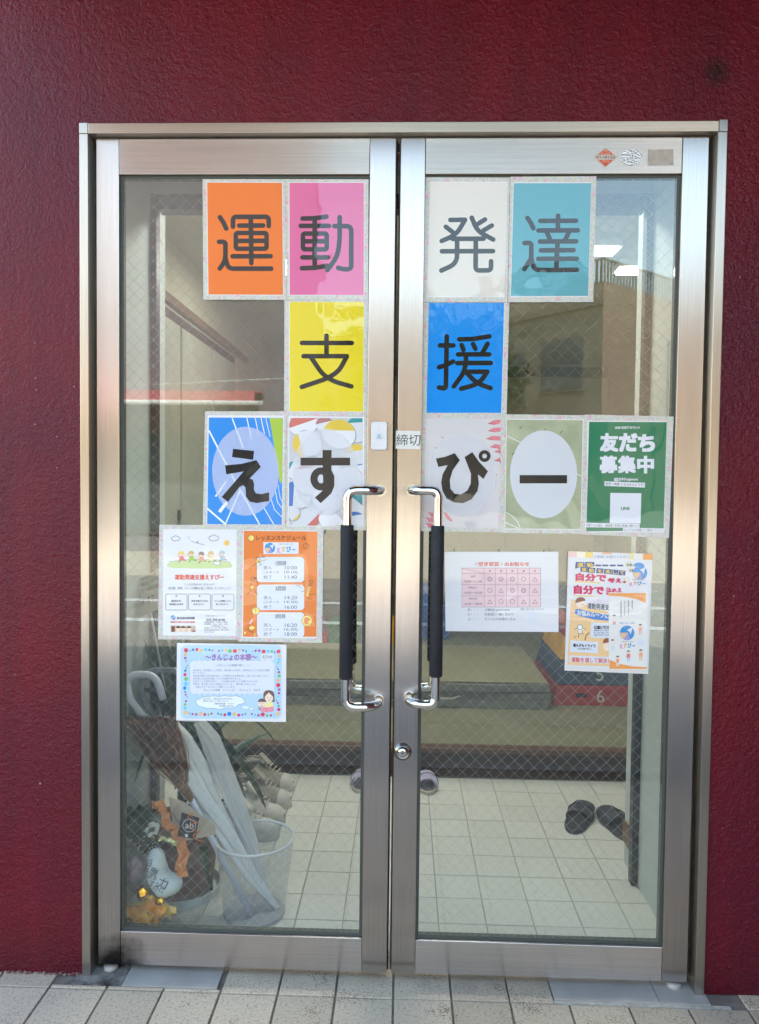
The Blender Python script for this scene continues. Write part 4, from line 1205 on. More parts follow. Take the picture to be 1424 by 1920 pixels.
kids = [(405, 490, (238, 210, 110), (226, 110, 120)), (560, 485, (216, 180, 110), (176, 206, 80)), (720, 500, (140, 120, 124), (230, 160, 140)), (870, 490, (222, 186, 130), (240, 226, 180)), (1045, 480, (176, 192, 200), (176, 192, 204))]
for i, (x, y, hc, bc_) in enumerate(kids):
    B = paper('kid_cloth%d' % i, bc_); Hc = paper('kid_hair%d' % i, hc)
    S.stroke(SKIN, [(x - 10, y + 55), (x - 60, y + 40 - 20 * (i % 2)), (x - 85, y + 20)], 20, 2.0, 'picture')
    S.stroke(SKIN, [(x + 25, y + 50), (x + 70, y + 35 + 20 * (i % 3))], 18, 2.0, 'picture')
    S.stroke(LINEC, [(x + 10, y + 95), (x - 25, y + 130)], 14, 2.0, 'picture')
    S.stroke(LINEC, [(x + 35, y + 95), (x + 85, y + 105)], 14, 2.0, 'picture')
    S.poly(B, [(x - 15, y + 35), (x + 40, y + 30), (x + 68, y + 95), (x + 30, y + 108), (x - 20, y + 100)], 2.6, 'picture')
    S.ell(SKIN, x, y, 40, 42, 3.0, 'picture', n=20)
    S.ell(Hc, x + 12, y - 8, 44, 38, 3.6, 'picture', a0=180, a1=400, n=20)
    S.stroke(LINEC, [(x - 40, y + 5), (x - 25, y + 38), (x + 15, y + 42)], 5, 4.2, 'picture', soft=16)
    S.stroke(LINEC, [(x - 22, y - 2), (x - 16, y + 6)], 6, 4.4, 'picture')
S.poly(WHITE, [(915, 605), (960, 612), (1010, 600), (1030, 650), (990, 665), (930, 645)], 2.2, 'picture')
S.stroke(LINEC, [(915, 605), (960, 615), (1012, 602), (1030, 655), (985, 668), (930, 648)], 6, 2.6, 'picture', closed=True)
S.text(RED, '運動発達支援えすぴー', 316, 812, 1090, 895, 2, 0.03, spacing=1.0)
S.text(GREYINK, 'こんなお悩みありませんか？', 462, 948, 945, 985, 2)
S.text(GREYINK, '跳び箱、鉄棒、マットの運動を通じて解決していきましょう！', 218, 1005, 1195, 1048, 2)
for (x0, x1, a_, b_) in ((175, 508, '集団生活、', '集団遊びが苦手'), (530, 876, '身体を動かすのは', '好きだけど…'), (898, 1242, 'どこに相談したら', '良いのだろう…')):
    S.stroke(LINEC, [(x0, 1118), (x1, 1118), (x1, 1368), (x0, 1368)], 8, 1.6, 'picture', closed=True, soft=26)
    m_ = (x0 + x1) / 2
    S.ring(GREYINK, m_, 1150, 7, 14, 1.8, 'picture', n=16)
    S.text(GREYINK, a_, m_ - 8.5 * len(a_) * 1.9, 1210, m_ + 8.5 * len(a_) * 1.9, 1242, 2, 0.02)
    S.text(GREYINK, b_, m_ - 8.5 * len(b_) * 1.85, 1262, m_ + 8.5 * len(b_) * 1.85, 1294, 2, 0.02)
BLUE = paper('logo_blue', (66, 150, 214)); TAN = paper('logo_tan', (238, 196, 150)); LILAC = paper('logo_lilac', (168, 160, 206))
def logo(S, cx, cy, r, L=2.4):
    S.ell(BLUE, cx, cy, r, r, L, 'logo', n=32)
    S.poly(TAN, [(cx - r * .97, cy - r * .02), (cx + r * .12, cy - r * .05), (cx - r * .45, cy + r * .86), (cx - r * .82, cy + r * .52)], L + 0.6, 'logo')
    S.poly(LILAC, [(cx + r * .12, cy - r * .05), (cx + r * .36, cy + r * .92), (cx - r * .05, cy + r * .98), (cx - r * .45, cy + r * .86)], L + 0.6, 'logo')
    S.poly(paper('pale_white', 0), [(cx - r * .05, cy - r * .42), (cx + r * .78, cy - r * .80), (cx + r * .50, cy + r * .22), (cx + r * .32, cy - r * .14)], L + 1.2, 'logo')
    S.ell(paper('pale_white', 0), cx - r * .25, cy - r * .72, r * .06, None, L + 1.2, 'logo', n=8)
PINKL = paper('logo_pink', (228, 146, 190)); YELL = paper('logo_yellow', (240, 186, 96))
def wordmark(S, x0, y0, x1, y1, L=2.4):
    w_ = (x1 - x0) / 4.05
    for k, (ch, m_) in enumerate((('え', PINKL), ('す', YELL), ('ぴ', BLUE))):
        S.text(m_, ch, x0 + k * w_ * 1.06, y0 + (y1 - y0) * (0.2 if k == 0 else 0), x0 + k * w_ * 1.06 + w_ * 0.95, y1 - (y1 - y0) * (0.12 if k else 0), L, 0.03, name='logo')
    S.text(BLUE, 'ー', x0 + 3.25 * w_, y0 + (y1 - y0) * .42, x1, y0 + (y1 - y0) * .58, L, 0.03, name='logo')
logo(S, 290, 1488, 38)
S.text(GREYINK, '株式会社実伸種', 348, 1475, 628, 1515, 2, 0.03)
S.rect(paper('bar_red', (216, 120, 116)), 250, 1544, 634, 1570, 1.6, 'print')
S.text(WHITE, '運動教室・発達支援を地域に', 316, 1548, 566, 1566, 2.6)
S.rect(paper('photo_wall', (206, 178, 160)), 252, 1612, 642, 1712, 1.6, 'picture')
S.rect(paper('photo_brown', (120, 70, 56)), 262, 1618, 318, 1708, 2.0, 'picture')
S.rect(paper('photo_brown', 0), 575, 1690, 640, 1710, 2.0, 'picture')
for x in (370, 450, 538):
    S.ell(SKIN, x, 1670, 38, 44, 2.4, 'picture', n=18)
    S.ell(INK, x, 1655, 38, 36, 2.8, 'picture', a0=190, a1=350, n=12)
S.rect(WHITE, 320, 1705, 600, 1722, 3.2, 'picture')
S.text(GREYINK, 'お気軽にお問い合わせください', 790, 1450, 1115, 1470, 2)
S.text(GREYINK, '043-705-8185', 810, 1502, 1105, 1540, 2, 0.02)
for i, tx in enumerate(('【営業時間】 10:00〜18:00', '【利用時間】 10:00〜、14:20〜、16:20〜', '　　　　　各1時間半のレッスン', '【営 業 日】火〜土(祝、夏冬・年始除く)', '新潟市西蒲原区吉田上堀町大町の5', 'ジョイタウン2F')):
    wdt = (360, 380, 320, 372, 392, 150)[i]
    S.text(GREYINK, tx, 780 if i != 2 else 895, 1547 + i * 31, 780 + wdt, 1567 + i * 31, 2, 0.015)
S.build()

# ---- orange lesson timetable, zoom 8.347x from (445,985)
S = Sheet('timetable', 'orange lesson timetable with three white time cards', 'timetable', [(453, 991.5), (599, 992.3), (597, 1200.8), (450, 1199.6)], WHITE)
S.frame(M_TAPE, [(449.7, 988), (607, 991), (604.5, 1205.5), (446, 1202.8)], [(456, 994), (596, 995), (594, 1197), (453.5, 1196)])
S.z = (445, 985, 8.347)
ORANGE = paper('timetable_orange', (234, 124, 40)); OLIGHT = paper('timetable_light', (242, 150, 84)); SUNY = paper('ball_cream', (250, 222, 120))
S.poly(ORANGE, [(105, 88), (1258, 96), (1240, 1745), (90, 1745)], 1.2, 'colour_panel')
for pts in ([(100, 540), (300, 500), (310, 650), (98, 700)], [(96, 880), (300, 860), (310, 1230), (94, 1260)], [(1060, 400), (1110, 700), (1130, 1100), (1060, 1200)], [(1060, 1350), (1180, 1420), (1220, 1580), (1060, 1590)], [(350, 450), (1040, 455), (1040, 490), (330, 490)], [(330, 900), (1040, 905), (1040, 930), (330, 925)]):
    S.poly(OLIGHT, pts, 1.6, 'print')
S.ell(SUNY, 218, 200, 46, 46, 2, 'picture'); S.ring(INK, 218, 200, 45, 50, 2.2, 'picture'); S.stroke(INK, [(190, 165), (205, 200), (195, 235)], 4, 2.6, 'picture', soft=20)
S.text(INK, 'レッスンスケジュール', 298, 158, 1082, 236, 2.2, 0.012)
S.rect(LW, 412, 265, 962, 448, 2, 'logo_card')
logo(S, 512, 356, 82, 2.8)
S.text(GREYINK, '運 動 発 達 支 援', 656, 284, 878, 302, 2.8)
wordmark(S, 612, 330, 915, 432, 2.8)
def card(y0, y1, ttl, rows):
    S.rrect(LW, 310, y0, 1050, y1, 58, 2.2, 'time_card')
    S.text(GREYINK, ttl[0], ttl[1], ttl[2], ttl[1] + 160, ttl[2] + 58, 3, 0.02)
    S.rect(GREYINK, ttl[1] - 4, ttl[2] + 62, ttl[1] + 162, ttl[2] + 67, 3, 'lettering')
    for (a_, b_, y) in rows:
        op = a_.startswith('(')
        S.text(GREYINK, a_, 415, y, 658 if op else 542, y + (56 if op else 56), 3, 0.008)
        S.text(GREYINK, b_, 735 if op else 745, y, 945 if op else 937, y + 56, 3, 0.008)
card(495, 892, ('1回目', 604, 560), (('受入', '10:00', 636), ('(スタート', '10:10)', 710), ('終了', '11:40', 783)))
card(928, 1328, ('2回目', 598, 955), (('受入', '14:20', 1104), ('(スタート', '14:30)', 1178), ('終了', '16:00', 1253)))
card(1362, 1752, ('3回目', 592, 1388), (('受入', '16:20', 1535), ('(スタート', '16:30)', 1607), ('終了', '18:00', 1675)))
SK = paper('sketch_dark', (110, 84, 60))
# sketched athletes round the cards
def fig(segs, fills=()):
    for pts in fills:
        S.poly(SUNY, pts, 3.2, 'picture')
    for pts in segs:
        S.stroke(SK, pts, 6, 3.8, 'picture', soft=10)
fig([[(265, 530), (320, 490), (360, 510), (420, 480)], [(360, 520), (330, 560), (300, 600), (220, 650), (190, 690)], [(330, 580), (385, 560), (460, 535)], [(330, 560), (380, 615), (350, 630)]], [[(300, 570), (360, 520), (385, 545), (340, 590), (300, 605)]])
S.ring(SK, 412, 490, 14, 19, 3.8, 'picture', n=16)
S.ring(SK, 245, 840, 26, 32, 3.8, 'picture', n=20); S.ell(SK, 285, 830, 30, 16, 3.4, 'picture', n=12)
fig([[(220, 880), (215, 930), (200, 980)], [(255, 880), (300, 890), (315, 870)], [(225, 990), (190, 1040), (165, 1085)], [(260, 990), (290, 1050), (322, 1088)]], [[(200, 950), (250, 945), (258, 985), (215, 1000)]])
S.ring(SK, 1160, 885, 24, 30, 3.8, 'picture', n=20)
fig([[(1110, 930), (1130, 950), (1180, 930)], [(1150, 910), (1140, 980), (1085, 1060)], [(1110, 1090), (1180, 1080), (1240, 1080)], [(1090, 1130), (1150, 1145), (1175, 1170)], [(925, 950), (960, 935), (1000, 980)], [(995, 1030), (1050, 1035)]], [[(1125, 960), (1160, 955), (1110, 1080), (1080, 1065)], [(1072, 1080), (1140, 1085), (1100, 1115)]])
S.ring(SK, 1078, 328, 42, 48, 3.2, 'picture'); S.stroke(SK, [(1085, 285), (1105, 320), (1070, 350), (1078, 372)], 6, 3.2, 'picture', soft=20)
S.ell(SUNY, 290, 1340, 58, 58, 3.2, 'picture'); S.ring(SK, 290, 1340, 56, 62, 3.6, 'picture'); S.stroke(SK, [(270, 1285), (300, 1340), (280, 1396)], 6, 4.0, 'picture', soft=30)
S.ring(SUNY, 1092, 1495, 56, 82, 3.0, 'picture'); S.ring(SK, 1092, 1495, 82, 87, 3.4, 'picture'); S.ell(SUNY, 1135, 1515, 26, 26, 3.8, 'picture')
S.stroke(LW, [(232, 1475), (200, 1545)], 16, 3.4, 'picture'); S.ell(SUNY, 230, 1605, 44, 28, 3.4, 'picture', n=18); S.ring(SK, 215, 1630, 38, 44, 3.0, 'picture')
fig([[(200, 1545), (170, 1610), (130, 1660)], [(190, 1650), (260, 1690), (280, 1725)]], [[(110, 1670), (140, 1660), (135, 1700), (105, 1705)], [(255, 1690), (285, 1690), (285, 1735), (265, 1730)]])
S.build()

# ---- book-corner notice with dotted border, zoom 6.191x from (320,1195)
S = Sheet('notice', 'pale blue notice with a border of coloured dots about a book corner', 'notice', [(332, 1205.5), (537.3, 1208.7), (536.4, 1354), (330.5, 1351)], WHITE)
S.z = (320, 1195, 6.191)
S.rrect(paper('sky_print', (190, 218, 246)), 118, 92, 1290, 945, 60, 1.2, 'colour_panel')
cols = [(226, 70, 92), (60, 140, 170), (236, 196, 130), (112, 206, 240), (170, 130, 180), (130, 196, 110), (20, 136, 226), (190, 80, 120), (100, 176, 150)]
def dot(x, y, r, c):
    S.ell(paper('dot%d' % c, cols[c]), x, y, r, r, 1.8, 'dot_border', n=16)
row_t = [(180, 150, 26, 0), (228, 155, 10, 8), (262, 145, 16, 1), (306, 143, 19, 0), (355, 155, 23, 2), (408, 143, 19, 3), (452, 147, 14, 1), (487, 154, 12, 4), (562, 157, 12, 7), (598, 151, 14, 3), (642, 148, 19, 2), (690, 160, 24, 5), (747, 160, 24, 0), (800, 148, 18, 2), (843, 153, 14, 4), (878, 163, 11, 1), (953, 165, 10, 3), (988, 157, 14, 7), (1030, 155, 18, 4), (1081, 165, 23, 0), (1132, 160, 18, 3), (1175, 162, 15, 5), (1210, 173, 10, 1), (1254, 165, 24, 0)]
row_b = [(173, 877, 25, 2), (220, 883, 10, 8), (254, 893, 14, 7), (298, 897, 18, 4), (348, 887, 23, 2), (397, 898, 18, 0), (441, 897, 15, 5), (476, 887, 13, 7), (553, 887, 12, 1), (588, 897, 14, 8), (630, 901, 18, 0), (682, 890, 24, 6), (740, 893, 23, 2), (791, 904, 18, 0), (833, 901, 14, 4), (868, 892, 12, 8), (944, 893, 12, 7), (980, 903, 14, 3), (1021, 907, 18, 4), (1071, 897, 25, 0), (1123, 908, 18, 5), (1165, 908, 14, 7), (1201, 900, 10, 3), (1245, 892, 24, 2)]
col_l = [(168, 200, 19, 2), (171, 242, 15, 7), (181, 277, 10, 4), (197, 328, 8, 7), (182, 354, 11, 8), (172, 388, 15, 1), (167, 434, 19, 0), (181, 484, 24, 5), (177, 540, 25, 3), (164, 590, 19, 6), (169, 634, 13, 4), (177, 667, 12, 7), (194, 692, 8, 4), (179, 743, 13, 7), (169, 780, 16, 5), (167, 823, 19, 3)]
col_r = [(1266, 218, 19, 2), (1262, 261, 15, 3), (1251, 295, 12, 5), (1236, 345, 8, 4), (1249, 371, 11, 1), (1258, 406, 15, 7), (1262, 449, 19, 5), (1247, 500, 23, 2), (1250, 557, 25, 0), (1261, 608, 18, 4), (1258, 650, 14, 7), (1248, 686, 10, 3), (1230, 737, 8, 1), (1245, 763, 12, 7), (1254, 798, 15, 8), (1257, 839, 20, 0)]
for q in row_t + row_b + col_l + col_r:
    dot(*q)
PURP = paper('title_purple', (166, 118, 176))
S.text(PURP, '〜きんじょの本棚〜', 404, 190, 1002, 270, 2.4, 0.035)
S.rrect(LW, 1042, 190, 1202, 268, 20, 2, 'print')
S.text(GREYINK, '本だな MAP', 1068, 205, 1180, 250, 2.8)
S.rrect(paper('text_field', (228, 232, 246)), 222, 268, 1210, 662, 70, 1.5, 'print')
for k in range(26):
    x = 290 + k * 33
    if k % 2 == 0:
        S.stroke(paper('dash_brown', (150, 130, 140)), [(x, 268), (x + 24, 268)], 4, 2, 'print'); S.stroke(paper('dash_brown', 0), [(x, 660), (x + 24, 660)], 4, 2, 'print')
for k in range(8):
    S.stroke(paper('dash_brown', 0), [(222, 345 + k * 34), (222, 365 + k * 34)], 4, 2, 'print'); S.stroke(paper('dash_brown', 0), [(1210, 345 + k * 34), (1210, 365 + k * 34)], 4, 2, 'print')
S.text(GREYINK, '〜きんじょの本棚の想い…〜', 522, 310, 915, 340, 2.4)
for i, (tx, x1) in enumerate((('本が好き。本を読むことが好き。本を読む人が好き。本好きな人と人が出会う場所', 1150), ('をつくりたい。', 412), ('お天気が晴れた日も雨の日も、心が晴れた日も雨の日も、本とともに過ごしたい。', 1140), ('本を通じた交流を目指して小さな本棚を作りました。', 822), ('広げることが目的ではなく、この仕組みを楽しむ人が増えたらいいな。', 1015), ('世界中、同じ想いの人と出逢えたらいいな。一緒に楽しみましょう。', 990), ('　今後ともどうぞよろしくお願いいたします。', 752))):
    S.text(GREYINK, tx, 262 if i != 6 else 288, 372 + i * 32, x1, 396 + i * 32, 2.4)
S.text(GREYINK, 'きんじょの本棚　ファウンダー　きんじょう　みゆき', 385, 598, 1042, 626, 2.4, 0.01)
CL = paper('cloud_white', (240, 246, 252))
cp = [(290, 745), (310, 722), (345, 715), (370, 690), (440, 688), (500, 682), (560, 688), (620, 680), (690, 686), (760, 680), (830, 700), (855, 730), (865, 760), (830, 775), (790, 780), (770, 805), (720, 822), (640, 820), (580, 838), (500, 826), (430, 826), (370, 812), (320, 800), (303, 775)]
S.poly(CL, cp, 1.6, 'print'); S.stroke(paper('cloud_line', (110, 160, 150)), cp, 5, 2.0, 'print', closed=True)
for (x, y, rx, ry) in ((868, 815, 50, 16), (938, 830, 32, 12), (984, 840, 15, 7)):
    S.ell(CL, x, y, rx, ry, 1.6, 'print'); S.ring(paper('cloud_line', 0), x, y, rx - 3, rx + 2, 2.0, 'print', ry=ry / rx)
for (tx, x0, x1, y) in (('好きな本、ご興味のある本があれば、', 378, 725, 703), ('是非手に取ってご覧ください！', 378, 672, 730), ('運動発達支援　えすぴー', 510, 740, 760), ('♪店番 #2502♪', 562, 740, 788)):
    S.text(GREYINK, tx, x0, y, x1, y + 22, 2.6, 0.01)
HAIR = paper('hair_print', (120, 92, 88)); SKN = paper('skin_print2', (250, 226, 206)); YSH = paper('shirt_print', (250, 236, 160)); PNK = paper('book_print', (240, 152, 170))
S.poly(HAIR, [(1078, 700), (1078, 650), (1100, 622), (1142, 613), (1185, 625), (1205, 660), (1210, 755), (1185, 748), (1090, 748)], 2.6, 'picture')
S.poly(SKN, [(1095, 690), (1140, 640), (1190, 690), (1192, 725), (1165, 752), (1120, 750), (1095, 720)], 3.2, 'picture')
S.poly(YSH, [(1105, 755), (1180, 752), (1198, 800), (1195, 815), (1095, 815)], 3.0, 'picture')
S.ell(SKN, 1058, 770, 46, 40, 3.6, 'picture'); S.ell(HAIR, 1060, 752, 46, 40, 4.0, 'picture', a0=180, a1=360)
S.poly(paper('vest_print', (130, 176, 150)), [(1018, 800), (1050, 815), (1045, 850), (1020, 845)], 3.0, 'picture')
S.poly(PNK, [(1040, 810), (1115, 815), (1195, 805), (1200, 860), (1115, 872), (1048, 862)], 4.4, 'picture'); S.stroke(paper('book_line', (214, 110, 130)), [(1115, 815), (1115, 870)], 4, 5.0, 'picture')
for (x, y) in ((1125, 700), (1165, 700), (1040, 772), (1074, 772)):
    S.ell(INK, x, y, 4, 5, 5.0, 'picture', n=8)
for (x, y) in ((1146, 728), (1058, 796)):
    S.ell(RED, x, y, 9, 6, 5.0, 'picture', n=10)
S.build()

# ---- vacancy table, zoom 5.933x from (820,1020)
S = Sheet('notice', 'white notice with a pink vacancy table of circles and triangles', 'notice', [(834, 1034.3), (1047.5, 1034.3), (1047.8, 1185.2), (836, 1183.5)], WHITE)
S.z = (820, 1020, 5.933)
S.text(GREYINK, '＜', 418, 205, 452, 242, 2); S.text(RED, '空き状況', 460, 198, 690, 248, 2, 0.03); S.text(GREYINK, '＞', 700, 205, 736, 242, 2); S.text(RED, 'のお知らせ', 752, 200, 1025, 248, 2, 0.03)
S.rect(paper('table_pink', (240, 208, 212)), 277, 268, 1154, 702, 1.2, 'table')
TL_ = paper('table_line', (130, 104, 112))
for y in (268, 328, 453, 578, 702):
    S.rect(TL_, 275, y - 1.5, 1156, y + 1.5, 1.8, 'table')
for x in (277, 524, 648, 774, 898, 1028, 1154):
    S.rect(TL_, x - 1.5, 270, x + 1.5, 702, 2.3, 'table')
S.stroke(TL_, [(278, 269), (523, 327)], 3, 2.6, 'table')
DK = paper('symbol_ink', (110, 92, 104))
for x, ch in zip((588, 712, 838, 964, 1090), '火水木金土'):
    S.text(DK, ch, x - 12, 288, x + 12, 312, 2.8, 0.03)
for (a_, b_, y) in (('AM', '10:00〜11:40', 348), ('PM①', '14:20〜16:00', 474), ('PM②', '16:20〜18:00', 598)):
    ww = 26 if a_ == 'AM' else 45
    S.text(DK, a_, 400 - ww, y, 400 + ww, y + 26, 2.8); S.text(DK, b_, 300, y + 56, 502, y + 82, 2.8)
for r_, row in enumerate(('DDDOT', 'OTDDT', 'TOOTT')):
    for c_, k in enumerate(row):
        x, y = (588, 712, 838, 964, 1090)[c_], (391, 517, 640)[r_]
        if k == 'T':
            S.stroke(DK, [(x, y - 20), (x + 25, y + 22), (x - 25, y + 22)], 4, 2.8, 'table', closed=True)
        else:
            S.ring(DK, x, y, 22, 26, 2.8, 'table')
            if k == 'D':
                S.ring(DK, x, y, 13, 16, 2.8, 'table')
for (sym, tx, x1, y) in (('◎・・・', '大歓迎 good time', 806, 718), ('○・・・', 'お友達と一緒に遊ぼう', 842, 768), ('△・・・', 'たくさんお友達がいるよ', 872, 820)):
    S.text(GREYINK, sym, 342, y, 452, y + 28, 2); S.text(GREYINK, tx, 532, y, x1, y + 30, 2)
S.text(GREYINK, 'お問い合わせはこちらから', 925, 714, 1188, 738, 2)
S.rect(LW, 1010, 755, 1124, 868, 1.4, 'blank_card')
S.build()

# ---- brochure pocket with flyer and folded leaflet, zoom 7.12x from (1040,1020)
S = Sheet('brochure_pocket', 'pastel checked card and clear pocket holding brochures', 'pocket', [(1066, 1033.3), (1224.7, 1038.3), (1216, 1264), (1059, 1257.4)], paper('pocket_card', (236, 230, 226)), y=YP)
S.z = (1040, 1020, 7.12)
for (x0, x1, c) in ((192, 300, (244, 206, 196)), (300, 415, (250, 240, 214)), (415, 515, (246, 216, 120)), (635, 770, (246, 190, 150)), (870, 965, (246, 226, 220)), (965, 1062, (250, 224, 120)), (1185, 1312, (246, 164, 84))):
    S.poly(paper('check%d' % x0, c), [(x0, 98 + (x0 - 190) * .031), (x1, 98 + (x1 - 190) * .031), (x1, 185 + (x1 - 190) * .031), (x0, 180 + (x0 - 190) * .031)], 1.2, 'print')
S.rect(LW, 515, 138, 1028, 192, 2.0, 'print'); S.text(GREYINK, 'ご自由にお取りください！', 530, 150, 1015, 186, 2.8, tilt=6)
S.build()
S = Sheet('flyer', 'flyer headed 自分で考え in pink, tucked in the brochure pocket', 'flyer', [(1067, 1044.5), (1223.5, 1050), (1216.5, 1258), (1059.8, 1251.7)], WHITE, zoom=None, y=YP - 0.0018)
S.z = (1040, 1020, 7.12)
NAVY = paper('navy', (40, 70, 140)); YEL2 = paper('mark_yellow', (240, 206, 70)); MAG = paper('magenta', (216, 40, 100)); PEACH = paper('peach', (246, 206, 150))
for k, (x, w_, ch) in enumerate(((285, 120, '運'), (415, 120, '動'))):
    S.poly(NAVY, [(x, 240), (x + w_, 242), (x + w_, 300), (x - 8, 330)], 1.4, 'print'); S.text(YEL2, ch, x + 20, 255, x + w_ - 15, 310, 2.0, 0.02)
for x in (548, 640, 740, 840):
    S.rect(NAVY, x, 276, x + 80, 298, 1.4, 'print')
BADGE = paper('badge', (222, 218, 196))
S.ell(BADGE, 1000, 275, 54, 42, 1.4, 'print'); S.text(GREYINK, '対象', 968, 262, 1040, 296, 2.0, 0.03)
S.ell(BLUE, 1130, 300, 75, 52, 1.4, 'print', a0=180, a1=360)
# the same heading again on the curled sheet in front
for k, (x, ch) in enumerate(((350, '運'), (450, '動'), (566, 'を'), (668, '通'), (765, 'し'), (862, 'て'))):
    y = 305 + k * 9
    w_ = 100 if k < 2 else 92
    S.poly(NAVY, [(x, y), (x + w_, y + 6), (x + w_ - 10, y + 72), (x - 8, y + 66)], 3.0, 'print')
    S.text(YEL2, ch, x + 14, y + 14, x + w_ - 20, y + 62, 4.0, 0.02)
S.poly(LW, [(255, 355), (345, 305), (350, 368)], 3.6, 'print')
S.ell(BADGE, 1030, 352, 48, 34, 3.0, 'print', rot=-10); S.text(GREYINK, '対象', 1000, 335, 1060, 372, 4.0, 0.02)
logo(S, 1145, 385, 96, 3.0)
S.text(GREYINK, '運動発達支援', 1040, 470, 1195, 482, 3); wordmark(S, 995, 498, 1218, 560, 3)
for (tx, x0, x1, y0, y1, tl) in (('自分で', 282, 695, 385, 492, 16), ('考え', 712, 902, 450, 515, 8), ('自分で', 258, 662, 545, 668, 14)):
    S.text(MAG, tx, x0, y0, x1, y1, 3.2, 0.05, tilt=tl)
S.text(MAG, '決める', 690, 580, 900, 680, 3.2, 0.04)
S.stroke(YEL2, [(275, 503), (610, 518)], 14, 3.0, 'print'); S.stroke(YEL2, [(255, 690), (575, 700)], 12, 3.0, 'print')
S.ring(paper('bulb', (240, 190, 140)), 968, 478, 24, 32, 3.2, 'print'); S.ell(paper('bulb_base', (190, 90, 70)), 935, 508, 20, 16, 3.6, 'print', n=14)
S.poly(PEACH, [(222, 735), (300, 760), (480, 830), (730, 900), (1250, 900), (1236, 1655), (172, 1615)], 1.4, 'colour_panel')
S.poly(LW, [(430, 740), (900, 760), (900, 900), (730, 900), (450, 850)], 2.0, 'print')
S.ell(paper('skin_print2', 0), 352, 792, 64, 58, 3.0, 'picture'); S.ell(paper('hair_brown', (150, 92, 70)), 352, 775, 72, 64, 3.4, 'picture', a0=165, a1=340)
S.stroke(INK, [(365, 812), (384, 806)], 5, 4.0, 'picture')
S.text(paper('soft_pink', (240, 160, 160)), 'いい子にしな', 478, 735, 740, 785, 3.0, tilt=20); S.text(GREYINK, '運動発達支援', 442, 785, 790, 868, 3.0, 0.025, tilt=26)
S.poly(paper('banner_blue', (74, 132, 206)), [(285, 870), (330, 868), (560, 925), (760, 945), (760, 1030), (540, 1010), (320, 960), (272, 920)], 2.6, 'print')
S.text(WHITE, 'お悩みループに入', 305, 880, 790, 955, 3.6, 0.03, tilt=52)
S.ring(INK, 342, 1110, 32, 37, 3, 'picture'); S.ell(WHITE, 342, 1110, 32, 32, 2.6, 'picture'); S.ell(WHITE, 345, 1168, 28, 30, 2.6, 'picture'); S.ring(INK, 345, 1168, 27, 31, 3, 'picture')
for pts in ([(312, 1120), (268, 1140)], [(372, 1120), (418, 1145)], [(330, 1195), (322, 1250)], [(365, 1190), (392, 1205)], [(268, 1255), (290, 1230)], [(410, 1280), (425, 1220), (460, 1190)]):
    S.stroke(INK if pts[0][0] != 410 else paper('arrow_brown', (150, 120, 80)), pts, 6 if pts[0][0] != 410 else 16, 3.2, 'picture')
S.poly(LW, [(492, 1050), (740, 1060), (740, 1260), (482, 1248)], 2.6, 'print'); S.text(INK, '公園に行き', 528, 1090, 735, 1140, 3.4, 0.03)
for i, tx in enumerate(('順番を待って遊ぶ', '楽しく遊んで欲しいのに', '注意するばかりになる')):
    S.text(GREYINK, tx, 528, 1146 + i * 30, 730, 1166 + i * 30, 3.4, 0.015)
S.poly(LW, [(215, 1288), (588, 1310), (580, 1460), (208, 1440)], 2.6, 'print'); S.text(INK, '親も子もイライラ', 252, 1328, 550, 1376, 3.4, 0.03, tilt=12); S.text(GREYINK, '子供の癇癪が増える', 308, 1390, 492, 1412, 3.4, 0.015)
S.ell(paper('skin_print2', 0), 700, 1360, 46, 70, 2.8, 'picture'); S.ell(paper('hair_brown', 0), 705, 1310, 54, 54, 3.2, 'picture', a0=160, a1=360)
S.poly(LW, [(205, 1488), (760, 1510), (760, 1600), (205, 1580)], 2.6, 'print'); S.text(RED, '運動を通して解決し', 228, 1512, 760, 1578, 3.4, 0.02, tilt=16)
S.build()
S = Sheet('leaflet', 'narrow white leaflet with orange corners overlapping the flyer', 'leaflet', [(1141.8, 1111), (1217.5, 1110), (1213.5, 1256.5), (1142.5, 1256)], paper('leaflet_white', (238, 236, 230)), y=YP - 0.0036)
S.z = (1040, 1020, 7.12)
OC = paper('corner_orange', (246, 164, 84))
S.poly(OC, [(728, 656), (1224, 656), (1224, 792), (1100, 735), (900, 700), (728, 690)], 1.2, 'print')
S.poly(OC, [(736, 1545), (860, 1600), (1050, 1635), (1234, 1645), (1232, 1668), (736, 1668)], 1.2, 'print')
for i, (tx, y1) in enumerate((('運動体操や', 880), ('集団遊びを通して', 960), ('バランスのとれた', 960), ('心身の発達を目指す', 990))):
    x = 1032 - i * 50
    n_ = len(tx); st_ = (y1 - 755) / n_
    for k, ch in enumerate(tx):
        S.text(GREYINK, ch, x, 755 + k * st_, x + 17, 755 + k * st_ + st_ * 0.82, 1.6, 0.02)
S.text(paper('logo_blue', 0), '健康に育とう通信', 868, 1042, 1075, 1065, 1.6, 0.01)
logo(S, 972, 1188, 97, 1.6)
S.text(GREYINK, '運動発達支援', 898, 1298, 1052, 1310, 1.6); wordmark(S, 868, 1322, 1080, 1398, 1.6)
S.rect(LW, 1112, 1275, 1195, 1355, 1.4, 'blank_card')
